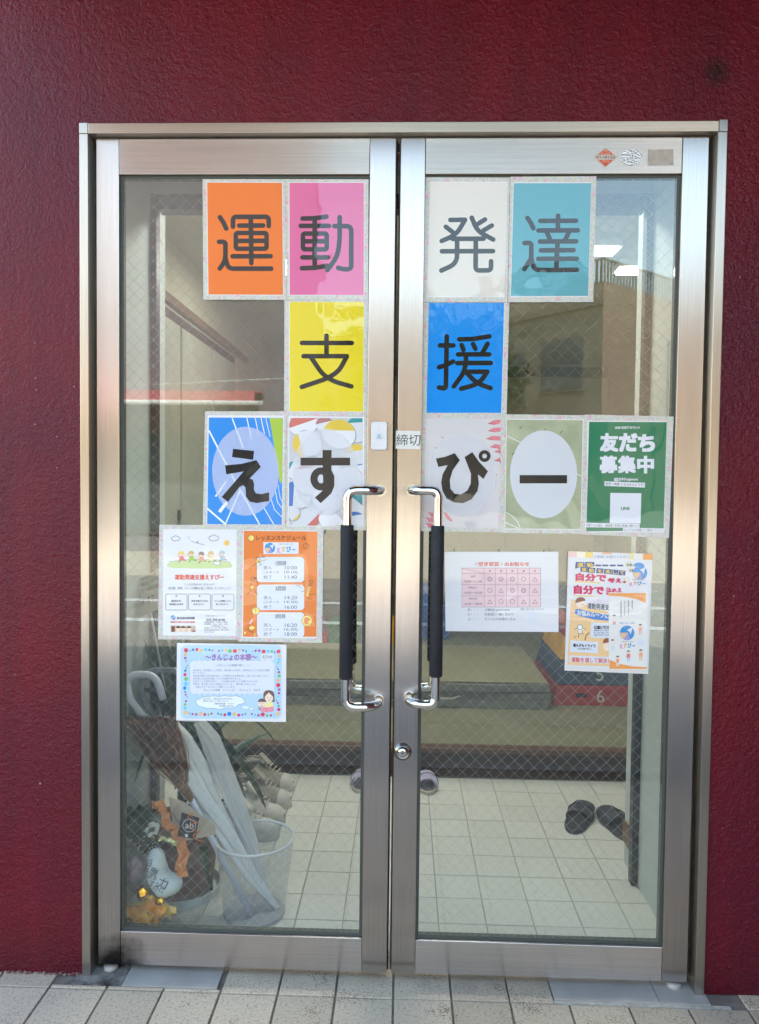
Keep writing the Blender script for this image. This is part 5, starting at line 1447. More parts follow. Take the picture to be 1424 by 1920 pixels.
def little(x, y, s_, shirt, pants):
    S.poly(paper('cl' + str(shirt), shirt), [(x - 22 * s_, y + 22 * s_), (x + 22 * s_, y + 22 * s_), (x + 25 * s_, y + 75 * s_), (x - 25 * s_, y + 75 * s_)], 1.8, 'picture')
    for e in (-1, 1):
        S.stroke(paper('cl' + str(pants), pants), [(x + e * 12 * s_, y + 78 * s_), (x + e * 13 * s_, y + 118 * s_)], 14 * s_, 1.6, 'picture')
        S.stroke(paper('skin_print2', 0), [(x + e * 24 * s_, y + 28 * s_), (x + e * 40 * s_, y + (5 if e > 0 else 60) * s_)], 10 * s_, 1.6, 'picture')
    S.ell(paper('skin_print2', 0), x, y, 22 * s_, 22 * s_, 2.4, 'picture', n=18); S.ell(HAIR, x, y - 4, 23 * s_, 20 * s_, 2.8, 'picture', a0=180, a1=360, n=12)
little(800, 965, 0.9, (236, 236, 236), (230, 130, 130)); little(1148, 1092, 0.95, (240, 180, 160), (240, 180, 160)); little(780, 1295, 0.95, (226, 230, 236), (196, 214, 230))
little(845, 1515, 0.95, (246, 176, 130), (230, 230, 230)); little(990, 1445, 1.0, (232, 130, 120), (170, 206, 232)); little(1155, 1430, 1.0, (246, 176, 130), (240, 190, 110))
S.build()

# ---- small stickers and labels on the steel
def on_steel(name, label, cat, quad, mat, y=-0.0006, th=0.0004):
    v = [on_y(px, py, y) for px, py in quad]
    n = len(v)
    m = MB().add([(p.x, y, p.z) for p in v] + [(p.x, y + th, p.z) for p in v], [tuple(range(n)), tuple(range(n, 2 * n))[::-1]] + [(i, n + i, n + (i + 1) % n, (i + 1) % n) for i in range(n)])
    return tag(obj(name, m, mat), label, cat)
S = Sheet('label', 'small white strip lettered 締切 on the steel stile', 'label', [(743, 807.2), (788.8, 808.2), (788.3, 842.5), (742.3, 841.2)], pbr('label_white', (226, 226, 222), 0.5), y=-0.0008, thick=0.0007)
S.z = (690, 760, 8.0)
S.text(pbr('label_ink', (40, 38, 40), 0.5), '締切', 428, 432, 790, 604, 0.8)
S.build()
M_STREDR = pbr('sticker_red', (214, 82, 58), 0.45)
S = Sheet('sticker', 'red and silver diamond certification sticker on the top rail', 'sticker', [(1136, 275.5), (1160.5, 294), (1136, 313.5), (1112, 294)], pbr('sticker_silver', (186, 178, 164), 0.35, metal=0.6), y=0.0004, thick=0.0007)
S.z = (1080, 250, 6.473)
S.poly(M_STREDR, [(365, 182), (462, 256), (268, 256)], 1, 'print'); S.poly(M_STREDR, [(270, 318), (456, 318), (364, 402)], 1, 'print')
stl = pbr('sticker_ink', (150, 60, 50), 0.5); stw = pbr('sticker_cream', (230, 180, 150), 0.5)
S.text(stl, '0118122', 250, 268, 482, 304, 1, 0.02); S.text(stw, '建設', 345, 196, 388, 220, 2, 0.02); S.text(stw, '防火設備', 308, 228, 420, 252, 2, 0.02); S.text(stw, '認定品', 325, 322, 410, 350, 2, 0.02)
S.build()
el = [(1184.5 + 21 * math.cos(a_ * math.pi / 14) * (1 + 0.03 * random.uniform(-1, 1)), 295 + 15.8 * math.sin(a_ * math.pi / 14) * (1 + 0.03 * random.uniform(-1, 1))) for a_ in range(28)]
on_steel('sticker', 'crinkled silver oval foil sticker beside the red diamond', 'sticker', el, mottled('crinkled_foil', (214, 220, 228), (236, 240, 246), 60, 0.22, metal=0.9, bump=1.0, bscale=220), y=0.0004)
on_steel('sticker', 'grey rectangular remains of a peeled sticker', 'sticker', [(1216, 279.8), (1263.5, 279.5), (1264, 309.2), (1215.5, 309.6)], mottled('sticker_residue', (176, 172, 166), (196, 192, 186), 60, 0.8, bump=0.6, bscale=200), y=0.0004)

# ================================================================ things in the entrance
# ---- wire umbrella bin
BC = Vector((0.374, 0.312, ZF))
bin_ = thing('umbrella_bin', 'pale grey wire mesh bin holding umbrellas', 'bin', BC)
def mesh_mat():
    m = pbr('fine_wire_mesh', (196, 204, 212), 0.4, metal=0.1)
    n, l, b = nodes(m)
    tr = n.new('ShaderNodeBsdfTransparent'); mx = n.new('ShaderNodeMixShader')
    tc = n.new('ShaderNodeTexCoord'); sp = n.new('ShaderNodeSeparateXYZ'); l.new(tc.outputs['Object'], sp.inputs[0])
    at = n.new('ShaderNodeMath'); at.operation = 'ARCTAN2'
    sx = n.new('ShaderNodeMath'); sx.operation = 'SUBTRACT'; sx.inputs[1].default_value = BC.x; l.new(sp.outputs['X'], sx.inputs[0])
    sy = n.new('ShaderNodeMath'); sy.operation = 'SUBTRACT'; sy.inputs[1].default_value = BC.y; l.new(sp.outputs['Y'], sy.inputs[0])
    l.new(sy.outputs[0], at.inputs[0]); l.new(sx.outputs[0], at.inputs[1])
    cb2 = n.new('ShaderNodeCombineXYZ')
    ml = n.new('ShaderNodeMath'); ml.operation = 'MULTIPLY'; ml.inputs[1].default_value = 0.11; l.new(at.outputs[0], ml.inputs[0])
    ad = n.new('ShaderNodeMath'); ad.operation = 'ADD'; l.new(ml.outputs[0], ad.inputs[0]); l.new(sp.outputs['Z'], ad.inputs[1])
    sb = n.new('ShaderNodeMath'); sb.operation = 'SUBTRACT'; l.new(ml.outputs[0], sb.inputs[0]); l.new(sp.outputs['Z'], sb.inputs[1])
    l.new(ad.outputs[0], cb2.inputs['X']); l.new(sb.outputs[0], cb2.inputs['Y'])
    ck = n.new('ShaderNodeTexChecker'); ck.inputs['Scale'].default_value = 260; l.new(cb2.outputs[0], ck.inputs['Vector'])
    mr = n.new('ShaderNodeMapRange'); mr.inputs['To Min'].default_value = 0.14; mr.inputs['To Max'].default_value = 0.38
    l.new(ck.outputs['Fac'], mr.inputs['Value']); l.new(mr.outputs[0], mx.inputs[0])
    l.new(tr.outputs[0], mx.inputs[1]); l.new(b.outputs[0], mx.inputs[2]); l.new(mx.outputs[0], n['Material Output'].inputs[0])
    return m
M_MESH = mesh_mat()
obj('mesh_wall', MB().lathe([(0.096, 0.012), (0.122, 0.238)], BC, 48), M_MESH, bin_, smooth=True)
obj('bin_base', MB().lathe([(0.0, 0.010), (0.095, 0.010), (0.097, 0.002), (0.094, 0.0), (0.0, 0.0)], BC, 48), pbr('bin_grey', (160, 166, 172), 0.5), bin_, smooth=False)
rim = [(BC.x + 0.122 * math.cos(a_), BC.y + 0.122 * math.sin(a_), ZF + 0.240) for a_ in [2 * math.pi * k / 48 for k in range(49)]]
obj('rim', MB().tube(rim, 0.0042, 10, cap=False), pbr('rim_grey', (206, 212, 218), 0.45), bin_, smooth=True)

# ---- folded umbrellas
def folded(pts, rs, seg=36, folds=7, depth=0.42, twist=2.0, seed=1):
    rnd = random.Random(seed)
    P = [Vector(p) for p in pts]
    # resample
    Q, R_ = [], []
    for i in range(len(P) - 1):
        for k in range(6):
            t = k / 6
            Q.append(P[i].lerp(P[i + 1], t)); R_.append(rs[i] * (1 - t) + rs[i + 1] * t)
    Q.append(P[-1]); R_.append(rs[-1])
    m = MB()
    ph = [rnd.uniform(0, 6) for _ in range(4)]
    for i, q in enumerate(Q):
        t = (Q[min(i + 1, len(Q) - 1)] - Q[max(i - 1, 0)]).normalized()
        u = t.cross(Vector((0, 1, 0))).normalized(); w_ = t.cross(u)
        for k in range(seg):
            a_ = 2 * math.pi * k / seg
            mod = 1 + depth * math.cos(folds * a_ + twist * i / len(Q) * 6 + ph[0]) * 0.5 + depth * 0.35 * math.cos(3 * a_ + ph[1] + i * 0.3)
            m.v.append(tuple(q + (u * math.cos(a_) + w_ * math.sin(a_)) * R_[i] * mod))
    n = len(Q)
    for i in range(n - 1):
        for k in range(seg):
            m.f.append((i * seg + k, i * seg + (k + 1) % seg, (i + 1) * seg + (k + 1) % seg, (i + 1) * seg + k))
    return m
def vinyl(name, col, fac):
    m = see_through(name, col, fac, 0.18)
    n, l, b = nodes(m)
    t = noise(m, 40, 4, distort=1.0)
    bp = n.new('ShaderNodeBump'); bp.inputs['Strength'].default_value = 0.7; bp.inputs['Distance'].default_value = 0.005
    l.new(t.outputs[0], bp.inputs['Height']); l.new(bp.outputs[0], b.inputs['Normal'])
    return m
M_VINYLW = vinyl('milky_vinyl', (244, 244, 244), 0.93)
M_VINYLC = vinyl('clear_vinyl', (236, 238, 240), 0.66)
M_HANDW = pbr('white_handle', (226, 228, 240), 0.3)
M_SHAFT = pbr('shaft_white', (206, 210, 218), 0.4)
def P(px, py, Y):
    return on_y(px, py, Y)
ua = thing('umbrella', 'folded milky white umbrella with white hook handle', 'umbrella', (BC.x, BC.y, ZF + 0.012))
tipA = (0.446, 0.315, ZF + 0.014)
A = [P(322, 1360, 0.315), P(338, 1392, 0.315), P(360, 1440, 0.318), P(388, 1500, 0.32), P(424, 1560, 0.322), P(470, 1640, 0.326), tipA]
obj('canopy', folded(A, [0.022, 0.038, 0.042, 0.035, 0.028, 0.018, 0.006], seed=3), M_VINYLW, ua, smooth=True)
obj('tie_band', MB().tube([P(362, 1476, 0.318), P(367, 1486, 0.318)], 0.040, 28, cap=False), M_VINYLW, ua, smooth=True)
obj('shaft', MB().tube([P(272, 1350, 0.312), P(322, 1372, 0.315)], 0.006, 10), M_SHAFT, ua, smooth=True)
hookA = rounded([P(276, 1354, 0.312), P(240, 1306, 0.30), P(238, 1266, 0.295), P(292, 1264, 0.29), P(306, 1312, 0.288)], 0.055, 10)
obj('hook_handle', MB().tube(hookA, 0.0115, 16), M_HANDW, ua, smooth=True)
ub = thing('umbrella', 'folded clear plastic umbrella with clear grey hook handle', 'umbrella', (BC.x, BC.y, ZF + 0.012))
tipB = (0.420, 0.340, ZF + 0.014)
B_ = [P(372, 1352, 0.36), P(398, 1390, 0.358), P(418, 1450, 0.355), P(446, 1520, 0.355), P(474, 1590, 0.353), tipB]
obj('canopy', folded(B_, [0.014, 0.027, 0.027, 0.024, 0.019, 0.006], seed=9), M_VINYLC, ub, smooth=True)
obj('rib_bundle', MB().tube([B_[0], B_[3], B_[5]], [0.006, 0.008, 0.004], 10), pbr('rib_grey', (150, 156, 164), 0.4, metal=0.5), ub, smooth=True)
obj('shaft', MB().tube([P(292, 1345, 0.35), B_[0]], 0.005, 10), M_SHAFT, ub, smooth=True)
hookB = rounded([P(292, 1345, 0.35), P(262, 1300, 0.34), P(272, 1258, 0.335), P(338, 1256, 0.33), P(346, 1300, 0.328)], 0.06, 10)
obj('hook_handle', MB().tube(hookB, 0.0105, 16), pbr('clear_grey_handle', (120, 126, 128), 0.12, coat=1.0), ub, smooth=True)

# ---- broom standing on its handle
br = thing('broom', 'brown bristle broom standing upside down in the bin', 'broom', (0.40, 0.29, ZF))
bind = P(343, 1474, 0.262)
M_BRIST = mottled('brown_bristle', (132, 92, 66), (92, 62, 46), 30, 0.8)
bm_ = MB()
bm2 = MB()
rnd = random.Random(4)
topc = [P(236, 1352, 0.25), P(326, 1350, 0.25)]
for k in range(460):
    t = rnd.random()
    tp = topc[0].lerp(topc[1], t) + Vector((0, rnd.uniform(-0.03, 0.03), rnd.uniform(-0.012, 0.014)))
    st = bind + Vector((rnd.uniform(-.022, .016), rnd.uniform(-.013, .013), rnd.uniform(-.01, .02)))
    md = st.lerp(tp, 0.5) + Vector(((t - 0.5) * 0.036 + rnd.gauss(0, .003), rnd.uniform(-.018, .018), rnd.gauss(0, .003)))
    (bm_ if k % 3 else bm2).tube([st, st.lerp(md, .55) + (md - st.lerp(tp, .5)) * .35, md, tp], 0.0012, 4, cap=False)
o = obj('bristles', bm_, M_BRIST, br); o['kind'] = 'stuff'
o = obj('pale_bristles', bm2, mottled('pale_bristle', (196, 148, 108), (172, 124, 88), 30, 0.8), br); o['kind'] = 'stuff'
obj('bristle_core', MB().tube([bind, bind.lerp(topc[0].lerp(topc[1], .5), .5), bind.lerp(topc[0].lerp(topc[1], .5), .93)], [0.018, 0.042, 0.056], 18, flat=0.45), mottled('bristle_dark', (100, 70, 52), (76, 52, 38), 30, 0.9), br, smooth=True)
obj('binding', MB().tube([bind + Vector((0.028, 0, -0.045)), bind + Vector((-0.012, 0, 0.02))], [0.013, 0.026], 18, flat=0.6), mottled('binding_brown', (138, 98, 66), (112, 78, 52), 60, 0.7), br, smooth=True)
obj('handle', MB().tube([bind + Vector((0.026, 0, -0.042)), Vector((0.372, 0.275, ZF + 0.014))], 0.010, 14), pbr('pale_blue_handle', (206, 214, 230), 0.4), br, smooth=True)

# ---- potted plant
PC = Vector((0.110, 0.430, ZF))
pl = thing('potted_plant', 'dark green strap-leaved plant in a brown pot on white saucer', 'plant', PC)
obj('saucer', MB().lathe([(0.0, 0.004), (0.112, 0.004), (0.124, 0.030), (0.130, 0.030), (0.120, 0.0), (0.0, 0.0)], PC, 40), pbr('saucer_white', (206, 212, 214), 0.45), pl, smooth=False)
obj('pot', MB().lathe([(0.0, 0.012), (0.092, 0.012), (0.100, 0.03), (0.120, 0.21), (0.126, 0.212), (0.126, 0.238), (0.114, 0.238), (0.110, 0.205), (0.0, 0.205)], PC, 40), mottled('brown_pot', (118, 74, 52), (98, 60, 44), 14, 0.55), pl, smooth=True)
obj('stem', MB().tube([PC + Vector((0, 0, 0.19)), PC + Vector((0.005, 0.004, 0.36)), PC + Vector((0.0, 0.0, 0.56))], [0.012, 0.011, 0.007], 10), mottled('plant_stem', (92, 82, 56), (72, 70, 44), 20, 0.8), pl, smooth=True)
M_LEAF = [mottled('strap_leaf', (34, 66, 38), (48, 84, 46), 12, 0.4), mottled('strap_leaf_deep', (26, 52, 34), (38, 66, 40), 12, 0.4), mottled('strap_leaf_yellowing', (84, 104, 52), (122, 112, 60), 12, 0.5)]
def strap(base, tip, sag, wd, mat, nseg=10):
    base, tip = Vector(base), Vector(tip)
    d = tip - base
    side = Vector((-d.y, d.x, 0))
    side = side.normalized() if side.length > 1e-4 else Vector((1, 0, 0))
    m = MB()
    for i in range(nseg + 1):
        t = i / nseg
        c = base + d * t + Vector((0, 0, sag * 4 * t * (1 - t)))
        w_ = wd * (0.45 + 1.1 * t) * (1 - t) ** 0.55 * 1.15 if t < 1 else 0.0
        up = Vector((0, 0, 1))
        m.v += [tuple(c - side * w_ + up * w_ * 0.35), tuple(c), tuple(c + side * w_ + up * w_ * 0.35)]
    for i in range(nseg):
        k = 3 * i
        m.f += [(k, k + 1, k + 4, k + 3), (k + 1, k + 2, k + 5, k + 4)]
    return obj('leaf', m, mat, pl, smooth=True)
lf = [((232, 1205), .44), ((248, 1222), .50), ((268, 1195), .40), ((282, 1215), .46), ((300, 1180), .52), ((318, 1190), .42), ((335, 1215), .48), ((352, 1195), .55), ((420, 1400), .62), ((452, 1440), .70), ((505, 1375), .80), ((522, 1402), .62), ((470, 1330), .75), ((395, 1470), .60), ((500, 1520), .78), ((462, 1500), .90), ((255, 1330), .36), ((238, 1290), .42), ((300, 1300), .60), ((420, 1300), .80), ((376, 1260), .66), ((245, 1480), .33), ((392, 1660), .34), ((400, 1690), .40), ((240, 1420), .48), ((236, 1180), .50), ((262, 1165), .55), ((312, 1215), .38), ((328, 1170), .60), ((290, 1240), .36), ((345, 1240), .50), ((236, 1250), .46)]
for i, ((px, py), Y) in enumerate(lf):
    t_ = P(px, py, Y)
    if t_.x < -0.02 and Y < 0.72:
        t_.x = -0.02
    zb = 0.30 + 0.24 * ((i * 37) % 10) / 10
    b0 = PC + Vector((0, 0, zb))
    sag = 0.10 if t_.z < b0.z + 0.1 else 0.02
    strap(b0, t_, sag + random.uniform(-.01, .03), 0.021 + 0.007 * (i % 3), M_LEAF[2] if i in (9, 13) else M_LEAF[i % 2])

# ---- congratulation board on a stick, stuck in the pot
cg_ = thing('congratulation_board', 'cream board on a stick with brushed congratulation writing 祝', 'sign', PC + Vector((0.02, -0.02, 0.2)))
yB = 0.43
q = [P(247, 1094, yB), P(302, 1063, yB), P(302, 1141, yB), P(252, 1161, yB)]
M_CREAM = mottled('cream_board', (206, 202, 176), (196, 192, 164), 20, 0.7)
v = [(p.x, yB, p.z) for p in q] + [(p.x, yB + 0.003, p.z) for p in q]
obj('board', MB().add(v, [(0, 1, 2, 3), (7, 6, 5, 4), (0, 4, 5, 1), (1, 5, 6, 2), (2, 6, 7, 3), (3, 7, 4, 0)]), M_CREAM, cg_)
obj('stick', MB().tube([P(282, 1146, yB + 0.006), PC + Vector((0.03, 0.0, 0.2))], 0.004, 8), pbr('stick_white', (216, 218, 214), 0.5), cg_)
def board_text(txt, x0, y0, x1, y1, mat, bold=0.0, drop=0.0):
    v, f, (a, b, c, d) = text_geo(txt)
    m = MB()
    for (u, w_) in v:
        s_ = (u - a) / (c - a)
        r = P(x0 + s_ * (x1 - x0), y1 - (w_ - b) / (d - b) * (y1 - y0) - s_ * drop, yB - 0.0008)
        m.v.append((r.x, yB - 0.0008, r.z))
    m.f = f
    o = obj('lettering', m, mat, cg_); o['kind'] = 'stuff'
M_BR = pbr('brush_ink', (60, 54, 46), 0.7); M_BRR = pbr('brush_red', (176, 70, 46), 0.7)
board_text('祝', 250, 1094, 259, 1110, M_BRR)
board_text('株式会社実伸', 265, 1083, 292, 1090, M_BR, drop=10); board_text('運動発達支援えすぴ', 264, 1093, 300, 1101, M_BR, drop=14); board_text('オープン一周年おめで', 254, 1110, 300, 1118, M_BR, drop=18)
board_text('林 澪平', 264, 1124, 290, 1138, M_BR, drop=10)

# ---- wrapped gift with white stuffed mascot-free bean cushion, flowers and ribbon
GC = P(300, 1735, 0.13); GC.z = ZF
gb = thing('gift_bouquet', 'cellophane gift bag with orange paper flower and white lettered cushion', 'gift', GC)
YGF = 0.115
def blob(name, pts, rs, mat, flat=0.8, seg=24):
    P_ = []; R2 = []
    for i in range(len(pts) - 1):
        for k in range(5):
            t = k / 5; P_.append(Vector(pts[i]).lerp(Vector(pts[i + 1]), t)); R2.append(rs[i] * (1 - t) + rs[i + 1] * t)
    P_.append(Vector(pts[-1])); R2.append(rs[-1])
    # rounded ends
    d0 = (P_[0] - P_[1]).normalized(); d1 = (P_[-1] - P_[-2]).normalized()
    pre = [(P_[0] + d0 * R2[0] * math.sin(a_), R2[0] * math.cos(a_)) for a_ in (1.5, 1.25, 0.95, 0.6, 0.3)]
    post = [(P_[-1] + d1 * R2[-1] * math.sin(a_), R2[-1] * math.cos(a_)) for a_ in (0.3, 0.6, 0.95, 1.25, 1.5)]
    return obj(name, MB().tube([p for p, _ in pre] + P_ + [p for p, _ in post], [r for _, r in pre] + R2 + [r for _, r in post], seg, flat=flat), mat, gb, smooth=True)
cush = blob('cushion', [P(293, 1612, YGF), P(296, 1640, YGF), P(310, 1660, YGF), P(318, 1658, YGF)], [0.032, 0.040, 0.042, 0.038], mottled('white_fabric', (206, 216, 218), (218, 226, 228), 30, 0.6, bump=0.2, bscale=90))
dg = bpy.context.evaluated_depsgraph_get()
bvh = BVHTree.FromPolygons([tuple(v.co) for v in cush.data.vertices], [tuple(p.vertices) for p in cush.data.polygons])
def wrap_text(txt, x0, y0, x1, y1, rot, mat):
    v, f, (a, b, c, d) = text_geo(txt)
    m = MB()
    ok = True
    cx, cy2 = (x0 + x1) / 2, (y0 + y1) / 2
    for (u, w_) in v:
        X = x0 + (u - a) / (c - a) * (x1 - x0) - cx; Yp_ = y1 - (w_ - b) / (d - b) * (y1 - y0) - cy2
        ca, sa = math.cos(rot), math.sin(rot)
        r = ray(cx + X * ca - Yp_ * sa, cy2 + X * sa + Yp_ * ca)
        h = bvh.ray_cast(CAM, r.normalized())
        if h[0] is None:
            t_ = (YGF - CAM.y) / r.y; pt = CAM + r * t_
        else:
            pt = h[0] - r.normalized() * 0.0012
        m.v.append(tuple(pt))
    m.f = f
    o = obj('lettering', m, mat, gb); o['kind'] = 'stuff'
M_TXT = pbr('cushion_ink', (40, 42, 52), 0.6)
wrap_text('愛', 273, 1610, 284, 1636, 0.35, M_TXT); wrap_text('鷹', 280, 1626, 296, 1650, 0.35, M_TXT); wrap_text('力', 297, 1646, 315, 1667, 0.35, M_TXT)
wrap_text('すみれ', 279, 1655, 309, 1671, 0.45, M_TXT)
# petals of the orange paper flower
rnd = random.Random(12)
M_PET = [mottled('petal_orange', (248, 170, 40), (252, 196, 70), 20, 0.5), mottled('petal_yellow', (244, 196, 80), (250, 212, 110), 20, 0.5)]
fc = P(282, 1708, 0.118)
for k in range(26):
    a_ = k * 2.399; ri = 0.026 + 0.056 * (k / 26)
    el_ = rnd.uniform(0.0, 1.0)
    dirv = Vector((math.cos(a_), -abs(math.sin(a_)) * 0.55 - 0.1, math.sin(a_) * 0.78)).normalized()
    sd_ = dirv.cross(Vector((0, 1, 0.2))).normalized(); up_ = sd_.cross(dirv).normalized()
    m = MB()
    for i in range(4):
        for j in range(4):
            u, w_ = i / 3, j / 3 - 0.5
            p_ = fc + dirv * ri * (0.2 + u) + sd_ * w_ * 0.045 * (0.5 + math.sin(math.pi * min(1, u + .25)) * .7) + up_ * (0.010 * math.sin(u * 3 + k) + 0.012 * w_ * w_ * 4 * (1 if k % 2 else -1)) + Vector((rnd.gauss(0, .0015), rnd.gauss(0, .0015), rnd.gauss(0, .0015)))
            if p_.y < 0.034: p_.y = 0.034 + rnd.random() * .004
            m.v.append(tuple(p_))
    for i in range(3):
        for j in range(3):
            m.f.append((i * 4 + j, i * 4 + j + 1, i * 4 + j + 5, i * 4 + j + 4))
    obj('petal', m, M_PET[k % 2], gb, smooth=False)
M_GOLD = pbr('gold_foil', (232, 178, 52), 0.18, metal=1.0)
def crumple(name, c, r, mat, amp=0.25, n=2, sx=1, sy=1, sz=1, seed=1):
    bm = bmesh.new(); bmesh.ops.create_icosphere(bm, subdivisions=n + 1, radius=r)
    rr = random.Random(seed)
    for v in bm.verts:
        v.co *= 1 + rr.uniform(-amp, amp)
        v.co = Vector((v.co.x * sx, v.co.y * sy, v.co.z * sz)) + c
    m = MB(); bm.verts.index_update(); m.v = [tuple(v.co) for v in bm.verts]; m.f = [tuple(v.index for v in f.verts) for f in bm.faces]; bm.free()
    return obj(name, m, mat, gb)
crumple('gold_wrapped_sweet', P(268, 1676, 0.09), 0.021, M_GOLD, 0.10, 1, 0.9, 0.9, 1.15, 5)
crumple('pink_grey_pouch', P(252, 1628, 0.125), 0.034, mottled('mauve_cloth', (150, 128, 134), (168, 146, 150), 20, 0.45), 0.05, 2, 0.72, 0.8, 1.15, 8)
M_ORP = mottled('orange_crepe', (204, 122, 62), (226, 150, 88), 30, 0.45)
def ribbon(name, pts, wd, mat, seed=0, jit=0.003):
    rr = random.Random(seed); m = MB()
    pts = [Vector(p) for p in pts]
    Q = []
    for i in range(len(pts) - 1):
        for k in range(4):
            Q.append(pts[i].lerp(pts[i + 1], k / 4))
    Q.append(pts[-1])
    for i, q_ in enumerate(Q):
        t = (Q[min(i + 1, len(Q) - 1)] - Q[max(0, i - 1)]).normalized(); s_ = t.cross(Vector((0, 1, 0))).normalized()
        for j in range(4):
            m.v.append(tuple(q_ + s_ * wd * (j / 3 - .5) + Vector((0, rr.uniform(-jit, jit) * 2.2, rr.uniform(-jit, jit)))))
    for i in range(len(Q) - 1):
        for j in range(3):
            m.f.append((i * 4 + j, i * 4 + j + 1, i * 4 + j + 5, i * 4 + j + 4))
    return obj(name, m, mat, gb)
ribbon('crepe_paper', [P(330, 1556, .125), P(346, 1600, .118), P(338, 1625, .115), P(344, 1645, .118)], 0.030, M_ORP, 1)
ribbon('crepe_paper', [P(285, 1512, .14), P(300, 1508, .13), P(310, 1530, .128), P(312, 1552, .13)], 0.026, M_ORP, 2)
ribbon('crepe_paper', [P(310, 1552, .13), P(326, 1548, .12), P(340, 1570, .12)], 0.020, M_ORP, 3)
crumple('gold_wrapped_sweet', P(300, 1690, 0.085), 0.014, M_GOLD, 0.10, 1, 1.1, 0.9, 0.9, 6)
ribbon('gold_ribbon', [P(298, 1572, .11), P(318, 1577, .105), P(334, 1583, .11)], 0.013, pbr('pale_gold', (222, 220, 160), 0.2, metal=0.6), 4)
def dotted():
    m = pbr('dotted_paper', (56, 54, 50), 0.6)
    n, l, b = nodes(m)
    ge = n.new('ShaderNodeNewGeometry'); vo = n.new('ShaderNodeTexVoronoi'); vo.inputs['Scale'].default_value = 110
    l.new(ge.outputs['Position'], vo.inputs['Vector'])
    r = ramp(m, vo.outputs['Distance'], [(0.30, lin((196, 186, 150))), (0.36, lin((56, 54, 50)))])
    l.new(r.outputs[0], b.inputs['Base Color'])
    return m
ribbon('dotted_paper', [P(246, 1552, .15), P(268, 1572, .14), P(284, 1596, .14)], 0.062, dotted(), 6)
ribbon('white_bow', [P(272, 1560, .13), P(284, 1545, .12), P(298, 1548, .12), P(292, 1562, .115), P(278, 1566, .12)], 0.012, pbr('satin_white', (206, 206, 196), 0.35), 7)
crumple('greenery', P(262, 1540, 0.16), 0.046, M_LEAF[1], 0.5, 2, 1, .7, .8, 11)
# black shop tag
tg_ = [P(341, 1524, .092), P(374, 1534, .092), P(366, 1574, .092), P(333, 1568, .092)]
tagm = obj('gift_tag', MB().add([tuple(p) for p in tg_] + [(p.x, p.y + .0008, p.z) for p in tg_], [(0, 1, 2, 3), (7, 6, 5, 4), (0, 4, 5, 1), (1, 5, 6, 2), (2, 6, 7, 3), (3, 7, 4, 0)]), pbr('tag_black', (24, 26, 34), 0.5), gb)
M_TAGW = pbr('tag_white', (226, 226, 230), 0.5)
c_ = P(355, 1548, .0912)
rg = ring_y(c_.x, c_.z, 0.0182, 0.0196, c_.y)
obj('tag_ring', rg, M_TAGW, tagm)
v, f, (a, b, c, d) = text_geo('ab')
m = MB(); m.v = [(c_.x - .0125 + (u - a) / (c - a) * .025 + (w_ - b) * .003, c_.y - .0003, c_.z - .009 + (w_ - b) / (d - b) * .018) for u, w_ in v]; m.f = f
o = obj('tag_lettering', m, M_TAGW, tagm); o['kind'] = 'stuff'
c2 = P(350, 1567, .0912)
obj('tag_square', MB().box(c2.x - .004, c2.x + .004, c2.y - .0003, c2.y, c2.z - .004, c2.z + .004), M_TAGW, tagm)
M_TWINE = mottled('orange_curl', (232, 118, 34), (240, 140, 60), 30, 0.45)
cur = []
for k in range(40):
    t = k / 39
    b_ = P(356, 1524, .086).lerp(P(372, 1578, .088), t)
    cur.append(b_ + Vector((0.010 * math.cos(t * 19), 0.006 * math.sin(t * 19), 0)))
obj('curled_ribbon', MB().tube(cur, 0.0022, 6, flat=0.4), M_TWINE, gb)
obj('back_card', MB().add([tuple(P(316, 1494, .17)), tuple(P(345, 1504, .17)), tuple(P(404, 1548, .17)), tuple(P(404, 1566, .17)), tuple(P(330, 1580, .17))], [(0, 1, 2, 3, 4)]), pbr('kraft_card', (196, 180, 160), 0.6), gb, solid=0.001)
# cellophane
def cello():
    m = see_through('cellophane', (214, 218, 224), 0.10, 0.06)
    n, l, b = nodes(m)
    lw = n.new('ShaderNodeLayerWeight'); lw.inputs['Blend'].default_value = 0.25
    mr = n.new('ShaderNodeMapRange'); mr.inputs['To Min'].default_value = 0.02; mr.inputs['To Max'].default_value = 0.16
    l.new(lw.outputs['Facing'], mr.inputs['Value'])
    mx = [x for x in n if x.bl_idname == 'ShaderNodeMixShader'][0]
    l.new(mr.outputs[0], mx.inputs[0])
    return m
bm = bmesh.new(); bmesh.ops.create_uvsphere(bm, u_segments=26, v_segments=18, radius=1.0)
rr = random.Random(5)
gcx = P(312, 1640, 0.13)
for v in bm.verts:
    k = 1 + rr.uniform(-.07, .07)
    z = v.co.z
    wf = 1.0 if z < 0.2 else 1.0 - 0.55 * (z - .2)
    v.co = Vector((gcx.x - 0.006 + v.co.x * 0.124 * k * wf, max(0.034, 0.125 + v.co.y * 0.088 * k), max(ZF + 0.002, gcx.z - 0.01 + z * 0.19 * k)))
m = MB(); bm.verts.index_update(); m.v = [tuple(v.co) for v in bm.verts]; m.f = [tuple(v.index for v in f.verts) for f in bm.faces]; bm.free()
obj('cellophane_bag', m, cello(), gb)

